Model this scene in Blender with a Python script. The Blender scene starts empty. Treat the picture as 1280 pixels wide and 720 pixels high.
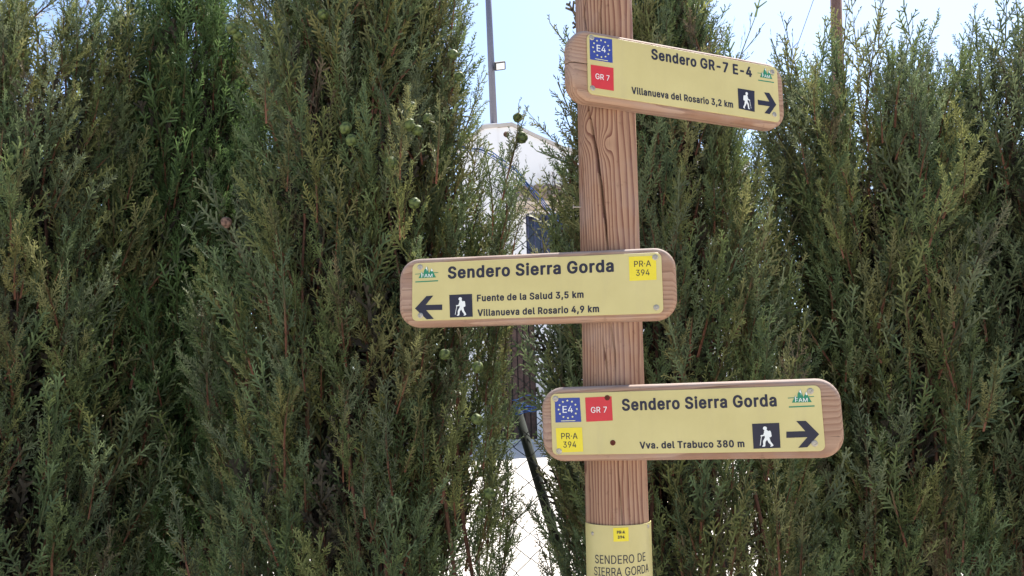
import bpy, bmesh, math, random
import numpy as np
from mathutils import Vector, Matrix
R = math.radians
SC = bpy.context.scene
COL = SC.collection

# ------------------------------------------------------------------ camera
F = 1000.0; PITCH = R(8.5); ROLL = R(1.3)
CAM = np.array([0.0, 0.0, 1.6])
FW = np.array([0, math.cos(PITCH), math.sin(PITCH)]); _r = np.array([1.0, 0, 0]); _u = np.cross(_r, FW)
RT = math.cos(ROLL)*_r - math.sin(ROLL)*_u
UP = math.sin(ROLL)*_r + math.cos(ROLL)*_u
cd = bpy.data.cameras.new('camera'); cam = bpy.data.objects.new('camera', cd); COL.objects.link(cam)
cd.sensor_width = 36; cd.lens = F/1280*36; cd.clip_start = .05; cd.clip_end = 4000
cam.matrix_world = Matrix([[RT[i], UP[i], -FW[i], CAM[i]] for i in range(3)] + [[0, 0, 0, 1]])
SC.camera = cam

def ray(px, py):
    return FW + RT*(px-640)/F + UP*(360-py)/F
def at(px, py, Y):
    """point on the vertical plane y = Y seen at a photo pixel"""
    d = ray(px, py); return CAM + d*(Y/d[1])

# ------------------------------------------------------------------ sky, sun, exposure
SUN_EL, SUN_AZ = R(60), R(31)          # azimuth to the right of +Y
w = bpy.data.worlds.new('World'); SC.world = w; w.use_nodes = True
nt = w.node_tree; bg = nt.nodes['Background']
sky = nt.nodes.new('ShaderNodeTexSky'); sky.sky_type = 'NISHITA'; sky.sun_disc = False
sky.sun_elevation = SUN_EL; sky.sun_rotation = SUN_AZ; sky.altitude = 700; sky.dust_density = 1.7; sky.ozone_density = 1.0
nt.links.new(sky.outputs[0], bg.inputs[0]); bg.inputs[1].default_value = 0.102
sd = bpy.data.lights.new('sun', 'SUN'); sd.energy = 5.0; sd.angle = R(.53); sd.color = (1, .95, .87)
sun = bpy.data.objects.new('sun', sd); COL.objects.link(sun)
sv = Vector((math.sin(SUN_AZ)*math.cos(SUN_EL), math.cos(SUN_AZ)*math.cos(SUN_EL), math.sin(SUN_EL)))
sun.rotation_euler = sv.to_track_quat('Z', 'Y').to_euler(); sun.location = (3, 8, 12)
vs = SC.view_settings; vs.view_transform = 'Standard'; vs.look = 'None'; vs.gamma = 1; vs.use_curve_mapping = False
vs.exposure = 1.5
SC.cycles.max_bounces = 8; SC.cycles.diffuse_bounces = 5; SC.cycles.transmission_bounces = 4

# ------------------------------------------------------------------ materials
def nmat(name, rough=.6, spec=.3):
    m = bpy.data.materials.new(name); m.use_nodes = True
    b = m.node_tree.nodes['Principled BSDF']
    b.inputs['Roughness'].default_value = rough; b.inputs['Specular IOR Level'].default_value = spec
    return m, m.node_tree, b
def N(nt, typ, **kw):
    n = nt.nodes.new(typ)
    for k, v in kw.items():
        if k.startswith('i_'): n.inputs[k[2:].replace('_', ' ')].default_value = v
        else: setattr(n, k, v)
    return n
def math_(nt, op, a, b=None, c=None):
    n = nt.nodes.new('ShaderNodeMath'); n.operation = op
    for i, v in enumerate((a, b, c)):
        if v is None: continue
        if isinstance(v, (int, float)): n.inputs[i].default_value = v
        else: nt.links.new(v, n.inputs[i])
    return n.outputs[0]
def ramp(nt, fac, stops, interp='LINEAR'):
    n = nt.nodes.new('ShaderNodeValToRGB'); n.color_ramp.interpolation = interp
    el = n.color_ramp.elements
    while len(el) < len(stops): el.new(.5)
    for e, (p, c) in zip(el, stops): e.position = p; e.color = (*c, 1)
    nt.links.new(fac, n.inputs[0]); return n.outputs[0]
def mixc(nt, fac, a, b, mode='MIX'):
    n = nt.nodes.new('ShaderNodeMix'); n.data_type = 'RGBA'; n.blend_type = mode
    for sock, v in ((n.inputs[0], fac), (n.inputs[6], a), (n.inputs[7], b)):
        if isinstance(v, (int, float)): sock.default_value = v
        elif isinstance(v, tuple): sock.default_value = (*v, 1)
        else: nt.links.new(v, sock)
    return n.outputs[2]
def noise(nt, vec, scale, detail=4, rough=.55):
    n = N(nt, 'ShaderNodeTexNoise', i_Scale=scale, i_Detail=detail, i_Roughness=rough)
    if vec is not None: nt.links.new(vec, n.inputs['Vector'])
    return n.outputs[0]
def mapping(nt, vec, loc=(0,0,0), rot=(0,0,0), scale=(1,1,1)):
    n = nt.nodes.new('ShaderNodeMapping'); nt.links.new(vec, n.inputs[0])
    n.inputs[1].default_value = loc; n.inputs[2].default_value = rot; n.inputs[3].default_value = scale
    return n.outputs[0]
def bump(nt, b, h, strength=.3, dist=.002):
    n = nt.nodes.new('ShaderNodeBump'); n.inputs['Strength'].default_value = strength; n.inputs['Distance'].default_value = dist
    nt.links.new(h, n.inputs['Height']); nt.links.new(n.outputs[0], b.inputs['Normal'])
def objco(nt):
    return nt.nodes.new('ShaderNodeTexCoord').outputs['Object']

def plain(name, col, rough=.6, spec=.3, var=.12, scale=30, metal=0, bmp=0):
    """paint or plain material with a little uneven tone"""
    m, nt, b = nmat(name, rough, spec); co = objco(nt)
    n = noise(nt, co, scale, 5)
    c = mixc(nt, math_(nt, 'MULTIPLY', math_(nt, 'SUBTRACT', n, .35), 1.6), tuple(x*(1-var) for x in col), tuple(min(1, x*(1+var)) for x in col))
    nt.links.new(c, b.inputs['Base Color']); b.inputs['Metallic'].default_value = metal
    if bmp: bump(nt, b, n, bmp, .004)
    return m

def wood(name, axis, pith, spacing, light, dark, grey, seed, knots=(), greytop=True, fibre=1.0):
    """solid growth-ring wood: rings round a pith line that runs along `axis`"""
    m, nt, b = nmat(name, .75, .2); co = objco(nt)
    st = [1, 1, 1]; st[axis] = .12
    ns = mapping(nt, co, (seed, seed*.7, seed*.3), (0,0,0), tuple(st))
    nn = nt.nodes.new('ShaderNodeTexNoise'); nn.inputs['Scale'].default_value = 14; nn.inputs['Detail'].default_value = 3
    nt.links.new(ns, nn.inputs['Vector'])
    sub = N(nt, 'ShaderNodeVectorMath', operation='SUBTRACT'); nt.links.new(nn.outputs['Color'], sub.inputs[0]); sub.inputs[1].default_value = (.5, .5, .5)
    scl = N(nt, 'ShaderNodeVectorMath', operation='SCALE'); nt.links.new(sub.outputs[0], scl.inputs[0]); scl.inputs['Scale'].default_value = .030
    add = N(nt, 'ShaderNodeVectorMath', operation='ADD'); nt.links.new(co, add.inputs[0]); nt.links.new(scl.outputs[0], add.inputs[1])
    rt = [.018, -.014, .01]; rt[axis] = 0
    rot = [0, 0, 0]
    if axis == 2: rot = [R(1.3), R(-1.0), 0]
    else: rot = [0, R(2.0), R(1.5)]
    mp = mapping(nt, add.outputs[0], tuple(-p for p in pith), tuple(rot))
    sep = nt.nodes.new('ShaderNodeSeparateXYZ'); nt.links.new(mp, sep.inputs[0])
    o = [sep.outputs[i] for i in range(3) if i != axis]
    d = math_(nt, 'SQRT', math_(nt, 'ADD', math_(nt, 'MULTIPLY', o[0], o[0]), math_(nt, 'MULTIPLY', o[1], o[1])))
    for (kp, kr, amp) in knots:
        sp = [1, 1, 1]; sp[axis] = .55
        km = mapping(nt, co, tuple(-kp[i]*sp[i] for i in range(3)), (0,0,0), tuple(sp))
        ln = N(nt, 'ShaderNodeVectorMath', operation='LENGTH'); nt.links.new(km, ln.inputs[0])
        q = math_(nt, 'DIVIDE', ln.outputs['Value'], kr)
        g = math_(nt, 'POWER', 2.718, math_(nt, 'MULTIPLY', math_(nt, 'MULTIPLY', q, q), -1.0))
        d = math_(nt, 'ADD', d, math_(nt, 'MULTIPLY', g, amp))
    ph = math_(nt, 'FRACT', math_(nt, 'DIVIDE', d, spacing))
    ringc = ramp(nt, ph, [(0, light), (.45, tuple((a*.72+c*.28) for a, c in zip(light, dark))), (.86, dark), (.97, dark), (1, light)])
    fs = [900, 900, 900]; fs[axis] = 14
    fib = noise(nt, mapping(nt, co, (0,0,0), (0,0,0), tuple(f*.5 for f in fs)), 1.0, 4, .6)
    big = noise(nt, co, 9, 3)
    c = mixc(nt, math_(nt, 'MULTIPLY', fib, .55*fibre), ringc, tuple(x*.55 for x in dark))
    gfac = math_(nt, 'MULTIPLY', math_(nt, 'SUBTRACT', big, .50), 1.5)
    if greytop:
        geo = nt.nodes.new('ShaderNodeNewGeometry'); s2 = nt.nodes.new('ShaderNodeSeparateXYZ'); nt.links.new(geo.outputs['Normal'], s2.inputs[0])
        gfac = math_(nt, 'ADD', gfac, math_(nt, 'MULTIPLY', math_(nt, 'MAXIMUM', s2.outputs[2], 0), .9))
    n = nt.nodes.new('ShaderNodeClamp'); nt.links.new(gfac, n.inputs[0]); n.inputs[2].default_value = .85
    c = mixc(nt, n.outputs[0], c, grey)
    dirt = noise(nt, mapping(nt, co, (3,1,2), (0,0,0), (1,1,1)), 60, 4)
    c = mixc(nt, math_(nt, 'MULTIPLY', math_(nt, 'MAXIMUM', math_(nt, 'SUBTRACT', dirt, .62), 0), 3.0), c, tuple(x*.35 for x in dark))
    cs = [260, 260, 260]; cs[axis] = 7
    chk = noise(nt, mapping(nt, co, (seed, 1, 5), (0,0,0), tuple(cs)), 1.0, 2, .5)
    chk = math_(nt, 'MULTIPLY', math_(nt, 'MAXIMUM', math_(nt, 'SUBTRACT', chk, .64), 0), 9.0)
    cc = nt.nodes.new('ShaderNodeClamp'); nt.links.new(chk, cc.inputs[0]); chk = cc.outputs[0]
    c = mixc(nt, math_(nt, 'MULTIPLY', chk, .7), c, tuple(x*.3 for x in dark))
    nt.links.new(c, b.inputs['Base Color'])
    ph = math_(nt, 'ADD', ph, math_(nt, 'MULTIPLY', chk, 1.5))
    bump(nt, b, math_(nt, 'ADD', math_(nt, 'MULTIPLY', ph, -.6), math_(nt, 'MULTIPLY', fib, .7)), .55, .0016)
    return m

M = {}
LT, DK, GR = (.455, .278, .168), (.175, .072, .046), (.32, .255, .225)
def sign_face():
    m, nt, b = nmat('sign_cream', .4, .4); co = objco(nt)
    c = ramp(nt, noise(nt, co, 7, 6, .6), [(.3, (.445, .368, .145)), (.7, (.515, .436, .183))])
    dust = noise(nt, mapping(nt, co, (2, 0, 1), (0, 0, 0), (30, 30, 5)), 1.0, 6, .65)          # drips run down
    k = nt.nodes.new('ShaderNodeClamp'); nt.links.new(math_(nt, 'MULTIPLY', math_(nt, 'SUBTRACT', dust, .52), 2.2), k.inputs[0])
    c = mixc(nt, math_(nt, 'MULTIPLY', k.outputs[0], .5), c, (.36, .29, .17))
    sp = noise(nt, co, 170, 3, .7); k2 = nt.nodes.new('ShaderNodeClamp'); nt.links.new(math_(nt, 'MULTIPLY', math_(nt, 'SUBTRACT', sp, .70), 9), k2.inputs[0])
    c = mixc(nt, math_(nt, 'MULTIPLY', k2.outputs[0], .55), c, (.25, .17, .09))
    nt.links.new(c, b.inputs['Base Color'])
    nt.links.new(math_(nt, 'ADD', math_(nt, 'MULTIPLY', dust, .4), .25), b.inputs['Roughness'])
    return m
M['panel'] = sign_face()
M['ink'] = plain('print_dark', (.018, .016, .03), .45, .3, .2, 60)
M['blue'] = plain('print_blue', (.035, .055, .24), .45, .3, .12, 60)
M['red'] = plain('print_red', (.50, .03, .035), .45, .3, .08, 60)
M['yellow'] = plain('print_yellow', (.66, .53, .03), .45, .3, .05, 60)
M['white'] = plain('print_white', (.68, .68, .64), .5, .3, .03, 60)
M['star'] = plain('print_star', (.66, .62, .34), .5, .3, .03, 60)
M['green'] = plain('print_green', (.02, .19, .10), .5, .3, .1, 60)
M['screw'] = plain('screw_zinc', (.42, .37, .30), .42, .5, .25, 300, .6)
M['rust'] = plain('rust', (.13, .035, .02), .85, .2, .35, 500)
M['wall'] = plain('limewash', (.78, .76, .74), .9, .1, .05, 1.2, 0, .2)
M['steel'] = plain('galvanised', (.15, .15, .19), .5, .4, .12, 60, .3)
M['wire'] = plain('fence_wire', (.10, .10, .10), .55, .4, .3, 80, .3)
M['tube'] = plain('green_grey_tube', (.042, .048, .042), .85, .1, .2, 40)
M['rope'] = plain('blue_cord', (.03, .14, .48), .7, .2, .25, 120)
M['bars'] = plain('blue_grey_iron', (.06, .07, .14), .6, .3, .15, 30)
M['door'] = plain('brown_boards', (.115, .07, .055), .7, .2, .3, 14)
M['clay'] = plain('clay_tile', (.42, .29, .20), .9, .1, .3, 9)
M['glass'] = plain('window_glass', (.04, .045, .07), .12, .5, .1, 5)
M['lamp'] = plain('lamp_glass', (.75, .75, .72), .2, .5, .05, 60)
M['black'] = plain('lamp_housing', (.03, .03, .035), .5, .4, .2, 60)
def cone_mat(name, rough):
    m, nt, b = nmat(name, rough, .25); v = nt.nodes.new('ShaderNodeVertexColor'); v.layer_name = 'tone'
    nt.links.new(mixc(nt, .35, v.outputs[0], mixc(nt, noise(nt, objco(nt), 4, 4), (.03, .03, .03), v.outputs[0])), b.inputs['Base Color']); return m
M['cone'] = cone_mat('green_cone', .6)
M['dead_cone'] = cone_mat('brown_cone', .8)

# ------------------------------------------------------------------ helpers
def tag(o, label=None, cat=None, group=None, kind=None):
    for k, v in (('label', label), ('category', cat), ('group', group), ('kind', kind)):
        if v: o[k] = v
    return o
def empty(name, loc, label, cat, group=None, mat=None):
    o = bpy.data.objects.new(name, None); COL.objects.link(o); o.empty_display_size = .1
    if mat is not None: o.matrix_world = mat
    else: o.location = tuple(loc)
    return tag(o, label, cat, group)
def mesh(name, verts, faces, mat, parent=None, smooth=False):
    me = bpy.data.meshes.new(name); me.from_pydata([tuple(v) for v in verts], [], faces)
    me.materials.append(mat); me.validate()
    if smooth: me.polygons.foreach_set('use_smooth', [True]*len(me.polygons))
    return put(name, me, parent)
def put(name, me, parent=None):
    o = bpy.data.objects.new(name, me); COL.objects.link(o)
    if parent is not None: o.parent = parent
    return o
def bmobj(name, bm, mat, parent=None, smooth=False):
    bmesh.ops.recalc_face_normals(bm, faces=bm.faces)
    me = bpy.data.meshes.new(name); bm.to_mesh(me); bm.free(); me.materials.append(mat)
    if smooth: me.polygons.foreach_set('use_smooth', [True]*len(me.polygons))
    return put(name, me, parent)
def box(bm, lo, hi, bev=0):
    vs = [bm.verts.new((x, y, z)) for z in (lo[2], hi[2]) for y in (lo[1], hi[1]) for x in (lo[0], hi[0])]
    fs = [bm.faces.new([vs[i] for i in f]) for f in ((0,2,3,1), (4,5,7,6), (0,1,5,4), (2,6,7,3), (0,4,6,2), (1,3,7,5))]
    if bev:
        bmesh.ops.bevel(bm, geom=list({e for f in fs for e in f.edges}), offset=bev, segments=2, affect='EDGES', clamp_overlap=True)
def tube(bm, pts, rad, seg=8, caps=True):
    pts = [Vector(p) for p in pts]; rad = [rad]*len(pts) if isinstance(rad, (int, float)) else rad
    rings = []; side = None
    for i, p in enumerate(pts):
        d = (pts[min(i+1, len(pts)-1)] - pts[max(i-1, 0)]).normalized()
        if side is None: side = d.orthogonal().normalized()
        side = (side - d*side.dot(d)).normalized(); s2 = d.cross(side)
        rings.append([bm.verts.new(p + (side*math.cos(a) + s2*math.sin(a))*rad[i]) for a in [2*math.pi*k/seg for k in range(seg)]])
    for a, b in zip(rings, rings[1:]):
        for k in range(seg): bm.faces.new((a[k], a[(k+1) % seg], b[(k+1) % seg], b[k]))
    if caps: bm.faces.new(rings[0][::-1]); bm.faces.new(rings[-1])
def prism(bm, pts, y0, y1):
    """outline in x,z pulled from y0 to y1"""
    a = [bm.verts.new((x, y0, z)) for x, z in pts]; b = [bm.verts.new((x, y1, z)) for x, z in pts]
    bm.faces.new(a); bm.faces.new(b[::-1])
    for i in range(len(pts)): bm.faces.new((a[i], b[i], b[(i+1) % len(pts)], a[(i+1) % len(pts)]))
def rrect(w, h, r, n=8, inset=0):
    w2, h2 = w/2 - inset, h/2 - inset; r = max(.0008, r - inset); out = []
    for cx, cz, a0 in ((w2-r, h2-r, 0), (-w2+r, h2-r, 90), (-w2+r, -h2+r, 180), (w2-r, -h2+r, 270)):
        for k in range(n+1):
            a = R(a0 + 90*k/n); out.append((cx + r*math.cos(a), cz + r*math.sin(a)))
    return out
def text_mesh(body, width, cap, bold=0.0, track=None):
    """flat letters as triangles in x,z; baseline on z = 0, starting at x = 0; width and capital height in metres"""
    G = BOLD if bold > .01 else THIN; bo = .025 if bold > .01 else .004; track = 60 if bold > .01 else 16
    cu = bpy.data.curves.new('t', 'CURVE'); cu.dimensions = '2D'; cu.fill_mode = 'BOTH'; pen = 0
    for ch in body:
        if ch == ' ': pen += 215; continue
        adv, polys = G[ch]
        for pl in polys:
            sp = cu.splines.new('POLY'); n = len(pl)//2; sp.points.add(n-1); sp.use_cyclic_u = True
            for k in range(n): sp.points[k].co = ((pl[2*k]+pen)/1000, pl[2*k+1]/1000, 0, 1)
        pen += adv+track
    ob = bpy.data.objects.new('t', cu); COL.objects.link(ob); dg = bpy.context.evaluated_depsgraph_get()
    me = bpy.data.meshes.new_from_object(ob.evaluated_get(dg)); bpy.data.objects.remove(ob); bpy.data.curves.remove(cu)
    n = len(me.vertices); co = np.empty(n*3); me.vertices.foreach_get('co', co); co = co.reshape(-1, 3)
    fs = [tuple(p.vertices) for p in me.polygons]; bpy.data.meshes.remove(me)
    x0, x1 = co[:, 0].min(), co[:, 0].max(); caph = .509 + 2*bo
    x = (co[:, 0]-x0)/(x1-x0)*width; z = (co[:, 1] + bo)/caph*cap
    return np.stack([x, np.zeros(n), z], 1), fs
# letter outlines, in thousandths: advance, then one x,y,x,y... list per contour
BOLD = {
 ',': (188, [[11, -136, 33, -144, 90, -144, 102, -141, 117, -131, 173, 63, 173, 76, 164, 87, 143, 96, 63, 96, 51, 92, 36, 82, 30, 68, 3, -107, 3, -124]]),
 '-': (453, [[372, 183, 371, 252, 363, 262, 342, 270, 109, 270, 87, 262, 79, 250, 80, 181, 87, 171, 109, 163, 342, 163, 363, 171]]),
 '.': (188, [[15, 58, 15, 26, 28, -1, 45, -16, 80, -29, 112, -29, 146, -16, 166, 4, 177, 31, 175, 63, 164, 82, 144, 100, 115, 111, 75, 111, 43, 97, 25, 80]]),
 '0': (453, [[203, 541, 148, 528, 113, 510, 78, 480, 53, 445, 33, 403, 18, 341, 13, 296, 13, 211, 23, 141, 36, 99, 51, 66, 73, 34, 98, 9, 121, -6, 153, -21, 200, -32, 253, -32, 300, -21, 345, 1, 380, 34, 402, 66, 425, 123, 438, 183, 440, 296, 435, 341, 420, 403, 397, 450, 377, 478, 347, 505, 305, 528, 250, 541], [215, 433, 247, 430, 277, 400, 298, 351, 308, 293, 308, 216, 298, 158, 290, 134, 272, 101, 255, 84, 238, 76, 206, 79, 176, 109, 155, 158, 145, 216, 145, 293, 158, 358, 163, 375, 183, 410, 198, 425]]),
 '2': (453, [[37, -17, 59, -25, 394, -25, 406, -22, 421, -12, 424, -5, 424, 62, 416, 74, 406, 79, 394, 82, 219, 83, 313, 181, 363, 238, 391, 278, 411, 325, 416, 350, 416, 392, 411, 422, 388, 467, 366, 492, 338, 512, 308, 527, 256, 540, 179, 538, 142, 527, 107, 509, 89, 497, 54, 457, 37, 419, 31, 395, 31, 358, 39, 346, 49, 341, 61, 337, 131, 337, 153, 346, 161, 358, 167, 392, 179, 414, 194, 427, 219, 435, 251, 429, 273, 409, 284, 385, 284, 358, 271, 323, 241, 283, 32, 62, 29, 55, 29, -5]]),
 '3': (453, [[42, 525, 34, 513, 34, 448, 42, 436, 64, 428, 226, 428, 124, 313, 121, 306, 121, 243, 129, 231, 141, 226, 229, 221, 263, 208, 278, 193, 288, 175, 294, 153, 294, 136, 283, 106, 263, 86, 234, 76, 201, 76, 177, 84, 157, 101, 141, 143, 126, 153, 114, 156, 29, 153, 12, 143, 9, 136, 9, 113, 14, 89, 29, 56, 42, 39, 82, 4, 122, -16, 171, -29, 189, -32, 266, -29, 313, -16, 353, 4, 391, 36, 418, 81, 429, 126, 426, 181, 418, 208, 406, 233, 371, 273, 323, 300, 284, 313, 406, 449, 409, 456, 409, 513, 406, 520, 391, 530, 379, 533, 64, 533]]),
 '4': (453, [[359, -22, 369, -17, 377, -5, 378, 79, 427, 82, 439, 88, 447, 100, 447, 167, 444, 174, 429, 184, 417, 188, 380, 188, 377, 190, 377, 322, 374, 329, 359, 339, 347, 342, 277, 342, 255, 334, 247, 322, 246, 188, 163, 188, 345, 500, 341, 519, 325, 530, 240, 533, 228, 529, 213, 519, 13, 182, 5, 165, 5, 100, 13, 88, 35, 80, 246, 79, 247, -5, 255, -17, 277, -25, 347, -25]]),
 '5': (453, [[394, 525, 372, 533, 90, 533, 78, 530, 63, 520, 57, 493, 32, 268, 32, 248, 35, 241, 50, 231, 70, 226, 135, 221, 147, 224, 170, 240, 190, 248, 232, 251, 252, 243, 269, 228, 284, 203, 292, 173, 290, 138, 279, 111, 257, 86, 232, 76, 210, 76, 185, 86, 168, 104, 154, 143, 139, 153, 127, 156, 55, 156, 33, 148, 25, 136, 25, 113, 35, 74, 45, 54, 80, 14, 110, -6, 147, -22, 192, -32, 265, -29, 297, -21, 339, -1, 354, 9, 389, 44, 399, 59, 414, 89, 425, 128, 425, 201, 412, 245, 389, 285, 354, 320, 309, 345, 292, 351, 257, 358, 202, 358, 182, 353, 175, 356, 182, 423, 185, 428, 372, 428, 394, 436, 402, 448, 402, 513]]),
 '7': (453, [[80, -22, 92, -25, 170, -25, 192, -17, 199, -9, 424, 438, 425, 513, 417, 524, 395, 533, 57, 533, 45, 529, 30, 519, 27, 513, 27, 447, 35, 436, 45, 431, 57, 427, 270, 427, 272, 425, 63, 9, 62, -5, 65, -12]]),
 '8': (453, [[199, 541, 150, 530, 93, 500, 63, 470, 43, 433, 34, 393, 34, 368, 39, 338, 53, 306, 84, 268, 45, 230, 25, 193, 17, 161, 17, 113, 28, 74, 45, 44, 78, 11, 93, 1, 123, -14, 164, -27, 197, -32, 257, -32, 307, -22, 364, 4, 404, 39, 426, 76, 434, 103, 437, 126, 432, 178, 409, 228, 384, 255, 367, 268, 391, 294, 409, 326, 417, 358, 417, 401, 412, 426, 399, 455, 389, 470, 349, 508, 309, 528, 269, 538], [158, 109, 152, 126, 152, 153, 155, 163, 170, 188, 190, 203, 222, 211, 256, 205, 276, 193, 296, 165, 302, 143, 296, 114, 291, 104, 274, 86, 259, 79, 227, 73, 204, 76, 175, 89], [212, 316, 198, 321, 178, 341, 169, 363, 169, 388, 180, 413, 200, 430, 224, 436, 242, 433, 264, 423, 274, 410, 284, 381, 282, 361, 269, 334, 254, 321, 239, 316]]),
 '9': (453, [[114, -22, 126, -25, 206, -25, 228, -17, 243, 1, 368, 186, 410, 268, 424, 318, 424, 378, 413, 422, 398, 452, 378, 479, 353, 502, 308, 527, 259, 540, 196, 540, 144, 527, 114, 512, 87, 492, 62, 464, 42, 429, 29, 378, 29, 325, 34, 298, 52, 253, 62, 238, 102, 201, 154, 178, 186, 170, 205, 169, 97, 9, 96, -5, 99, -12], [219, 435, 244, 432, 258, 424, 275, 407, 291, 368, 291, 332, 280, 303, 258, 278, 243, 271, 228, 268, 204, 273, 182, 291, 169, 311, 161, 337, 161, 365, 174, 402, 194, 424]]),
 'A': (480, [[196, 533, 175, 524, 167, 517, 160, 499, -10, 32, -19, 7, -15, -12, 0, -22, 11, -25, 91, -25, 113, -17, 121, -7, 165, 117, 314, 118, 355, 6, 367, -17, 389, -25, 466, -25, 488, -17, 496, -5, 496, 12, 311, 517, 303, 524, 281, 533], [237, 332, 241, 329, 276, 223, 202, 223]]),
 'E': (419, [[402, -17, 410, -5, 410, 62, 402, 74, 392, 79, 380, 82, 161, 83, 161, 202, 360, 202, 372, 206, 382, 211, 390, 222, 390, 290, 382, 302, 360, 310, 161, 311, 160, 425, 163, 427, 378, 427, 389, 431, 399, 436, 408, 447, 408, 513, 404, 519, 389, 529, 378, 533, 55, 533, 33, 524, 25, 513, 25, -5, 28, -12, 43, -22, 55, -25, 380, -25]]),
 'F': (410, [[43, -22, 55, -25, 130, -25, 142, -22, 157, -12, 160, -5, 161, 194, 350, 195, 362, 198, 377, 208, 380, 215, 380, 282, 372, 294, 362, 299, 350, 302, 161, 303, 160, 425, 163, 427, 375, 427, 387, 431, 397, 436, 405, 447, 405, 513, 397, 524, 375, 533, 55, 533, 43, 529, 28, 519, 25, 513, 25, -5, 33, -17]]),
 'G': (520, [[146, -6, 188, -22, 238, -32, 298, -32, 350, -22, 380, -11, 432, 19, 467, 54, 495, 99, 505, 128, 513, 168, 513, 261, 505, 273, 483, 281, 278, 281, 266, 278, 251, 268, 248, 261, 248, 193, 256, 181, 278, 173, 373, 173, 375, 171, 367, 141, 350, 114, 327, 94, 295, 81, 255, 78, 226, 86, 203, 99, 186, 114, 166, 141, 148, 183, 138, 243, 140, 291, 148, 326, 168, 373, 181, 390, 196, 405, 223, 423, 255, 431, 278, 431, 302, 425, 322, 415, 352, 385, 376, 336, 393, 326, 480, 323, 492, 326, 507, 336, 510, 356, 500, 393, 485, 425, 470, 448, 427, 490, 410, 503, 370, 523, 325, 536, 293, 541, 218, 538, 168, 525, 131, 508, 98, 485, 66, 453, 31, 395, 13, 341, 5, 291, 5, 218, 18, 148, 43, 89, 66, 56, 98, 24]]),
 'P': (445, [[33, -17, 55, -25, 130, -25, 142, -22, 157, -12, 160, -5, 161, 159, 258, 160, 315, 170, 374, 198, 404, 226, 417, 243, 432, 273, 443, 312, 440, 395, 427, 434, 412, 459, 387, 487, 362, 504, 337, 517, 278, 533, 55, 533, 43, 529, 28, 519, 25, 513, 25, -5], [161, 427, 258, 425, 277, 417, 289, 407, 302, 387, 310, 345, 299, 303, 284, 283, 269, 273, 245, 267, 161, 268]]),
 'R': (449, [[33, 524, 25, 513, 25, -5, 28, -12, 43, -22, 55, -25, 130, -25, 152, -17, 160, -5, 161, 172, 220, 172, 318, -9, 326, -17, 348, -25, 433, -25, 454, -17, 463, -5, 462, 9, 358, 198, 389, 218, 417, 248, 434, 283, 443, 312, 445, 332, 443, 392, 434, 422, 409, 467, 377, 497, 339, 517, 278, 533, 55, 533], [161, 427, 240, 427, 260, 425, 287, 412, 302, 392, 310, 362, 308, 330, 302, 313, 292, 298, 272, 286, 248, 280, 161, 281]]),
 'S': (447, [[273, 539, 251, 541, 181, 539, 131, 525, 99, 510, 64, 485, 44, 463, 29, 438, 18, 404, 16, 366, 24, 322, 41, 289, 66, 264, 96, 244, 134, 227, 278, 183, 290, 175, 308, 153, 311, 136, 298, 104, 285, 92, 268, 82, 231, 74, 191, 79, 164, 92, 144, 119, 138, 148, 121, 159, 33, 161, 21, 158, 6, 148, 3, 141, 3, 119, 8, 96, 26, 54, 39, 37, 59, 17, 84, -1, 121, -18, 171, -31, 191, -34, 276, -31, 328, -18, 373, 4, 420, 52, 435, 82, 443, 114, 443, 164, 438, 188, 418, 225, 390, 253, 368, 268, 313, 293, 189, 329, 171, 339, 154, 359, 151, 384, 166, 413, 184, 425, 216, 434, 251, 431, 275, 420, 293, 403, 304, 369, 323, 356, 406, 354, 418, 357, 433, 367, 436, 374, 433, 411, 428, 428, 405, 468, 363, 505, 323, 525]]),
 'T': (449, [[187, -25, 262, -25, 284, -17, 291, -7, 292, 425, 294, 427, 422, 427, 444, 436, 452, 447, 452, 513, 444, 524, 434, 529, 422, 533, 27, 533, 5, 524, -3, 514, -3, 447, 5, 436, 27, 427, 156, 427, 157, -5, 165, -17]]),
 'V': (480, [[-15, 519, -19, 513, -15, 491, 170, -9, 177, -17, 199, -25, 284, -25, 306, -17, 316, -2, 496, 493, 496, 513, 493, 519, 478, 529, 466, 533, 389, 533, 377, 529, 362, 519, 241, 176, 118, 519, 103, 529, 91, 533, 11, 533, 0, 529]]),
 'a': (389, [[362, -18, 370, -6, 370, 289, 362, 318, 347, 346, 330, 366, 310, 381, 270, 399, 223, 409, 163, 409, 135, 404, 101, 393, 56, 368, 21, 331, 6, 301, 5, 286, 14, 275, 80, 251, 105, 249, 127, 257, 141, 278, 164, 298, 198, 306, 220, 301, 232, 288, 240, 256, 230, 251, 143, 241, 81, 226, 41, 206, 14, 178, 4, 161, -5, 131, -5, 84, 1, 60, 16, 30, 36, 7, 61, -10, 98, -26, 133, -34, 188, -34, 213, -29, 245, -16, 270, -26, 340, -26], [240, 151, 240, 131, 235, 112, 222, 92, 207, 80, 188, 71, 155, 71, 134, 85, 128, 99, 128, 111, 131, 121, 141, 131, 168, 141]]),
 'b': (424, [[26, 526, 18, 514, 18, -6, 21, -13, 36, -23, 48, -26, 118, -26, 145, -13, 168, -25, 203, -33, 255, -33, 290, -26, 332, -8, 359, 12, 389, 47, 412, 92, 423, 134, 425, 154, 423, 242, 412, 284, 394, 321, 377, 346, 344, 376, 290, 402, 255, 409, 203, 409, 178, 404, 148, 392, 148, 514, 144, 521, 129, 531, 118, 534, 48, 534], [213, 72, 188, 82, 173, 97, 161, 120, 150, 157, 148, 204, 161, 259, 178, 286, 201, 301, 230, 304, 259, 289, 279, 259, 293, 209, 293, 169, 284, 132, 267, 97, 239, 75]]),
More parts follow.
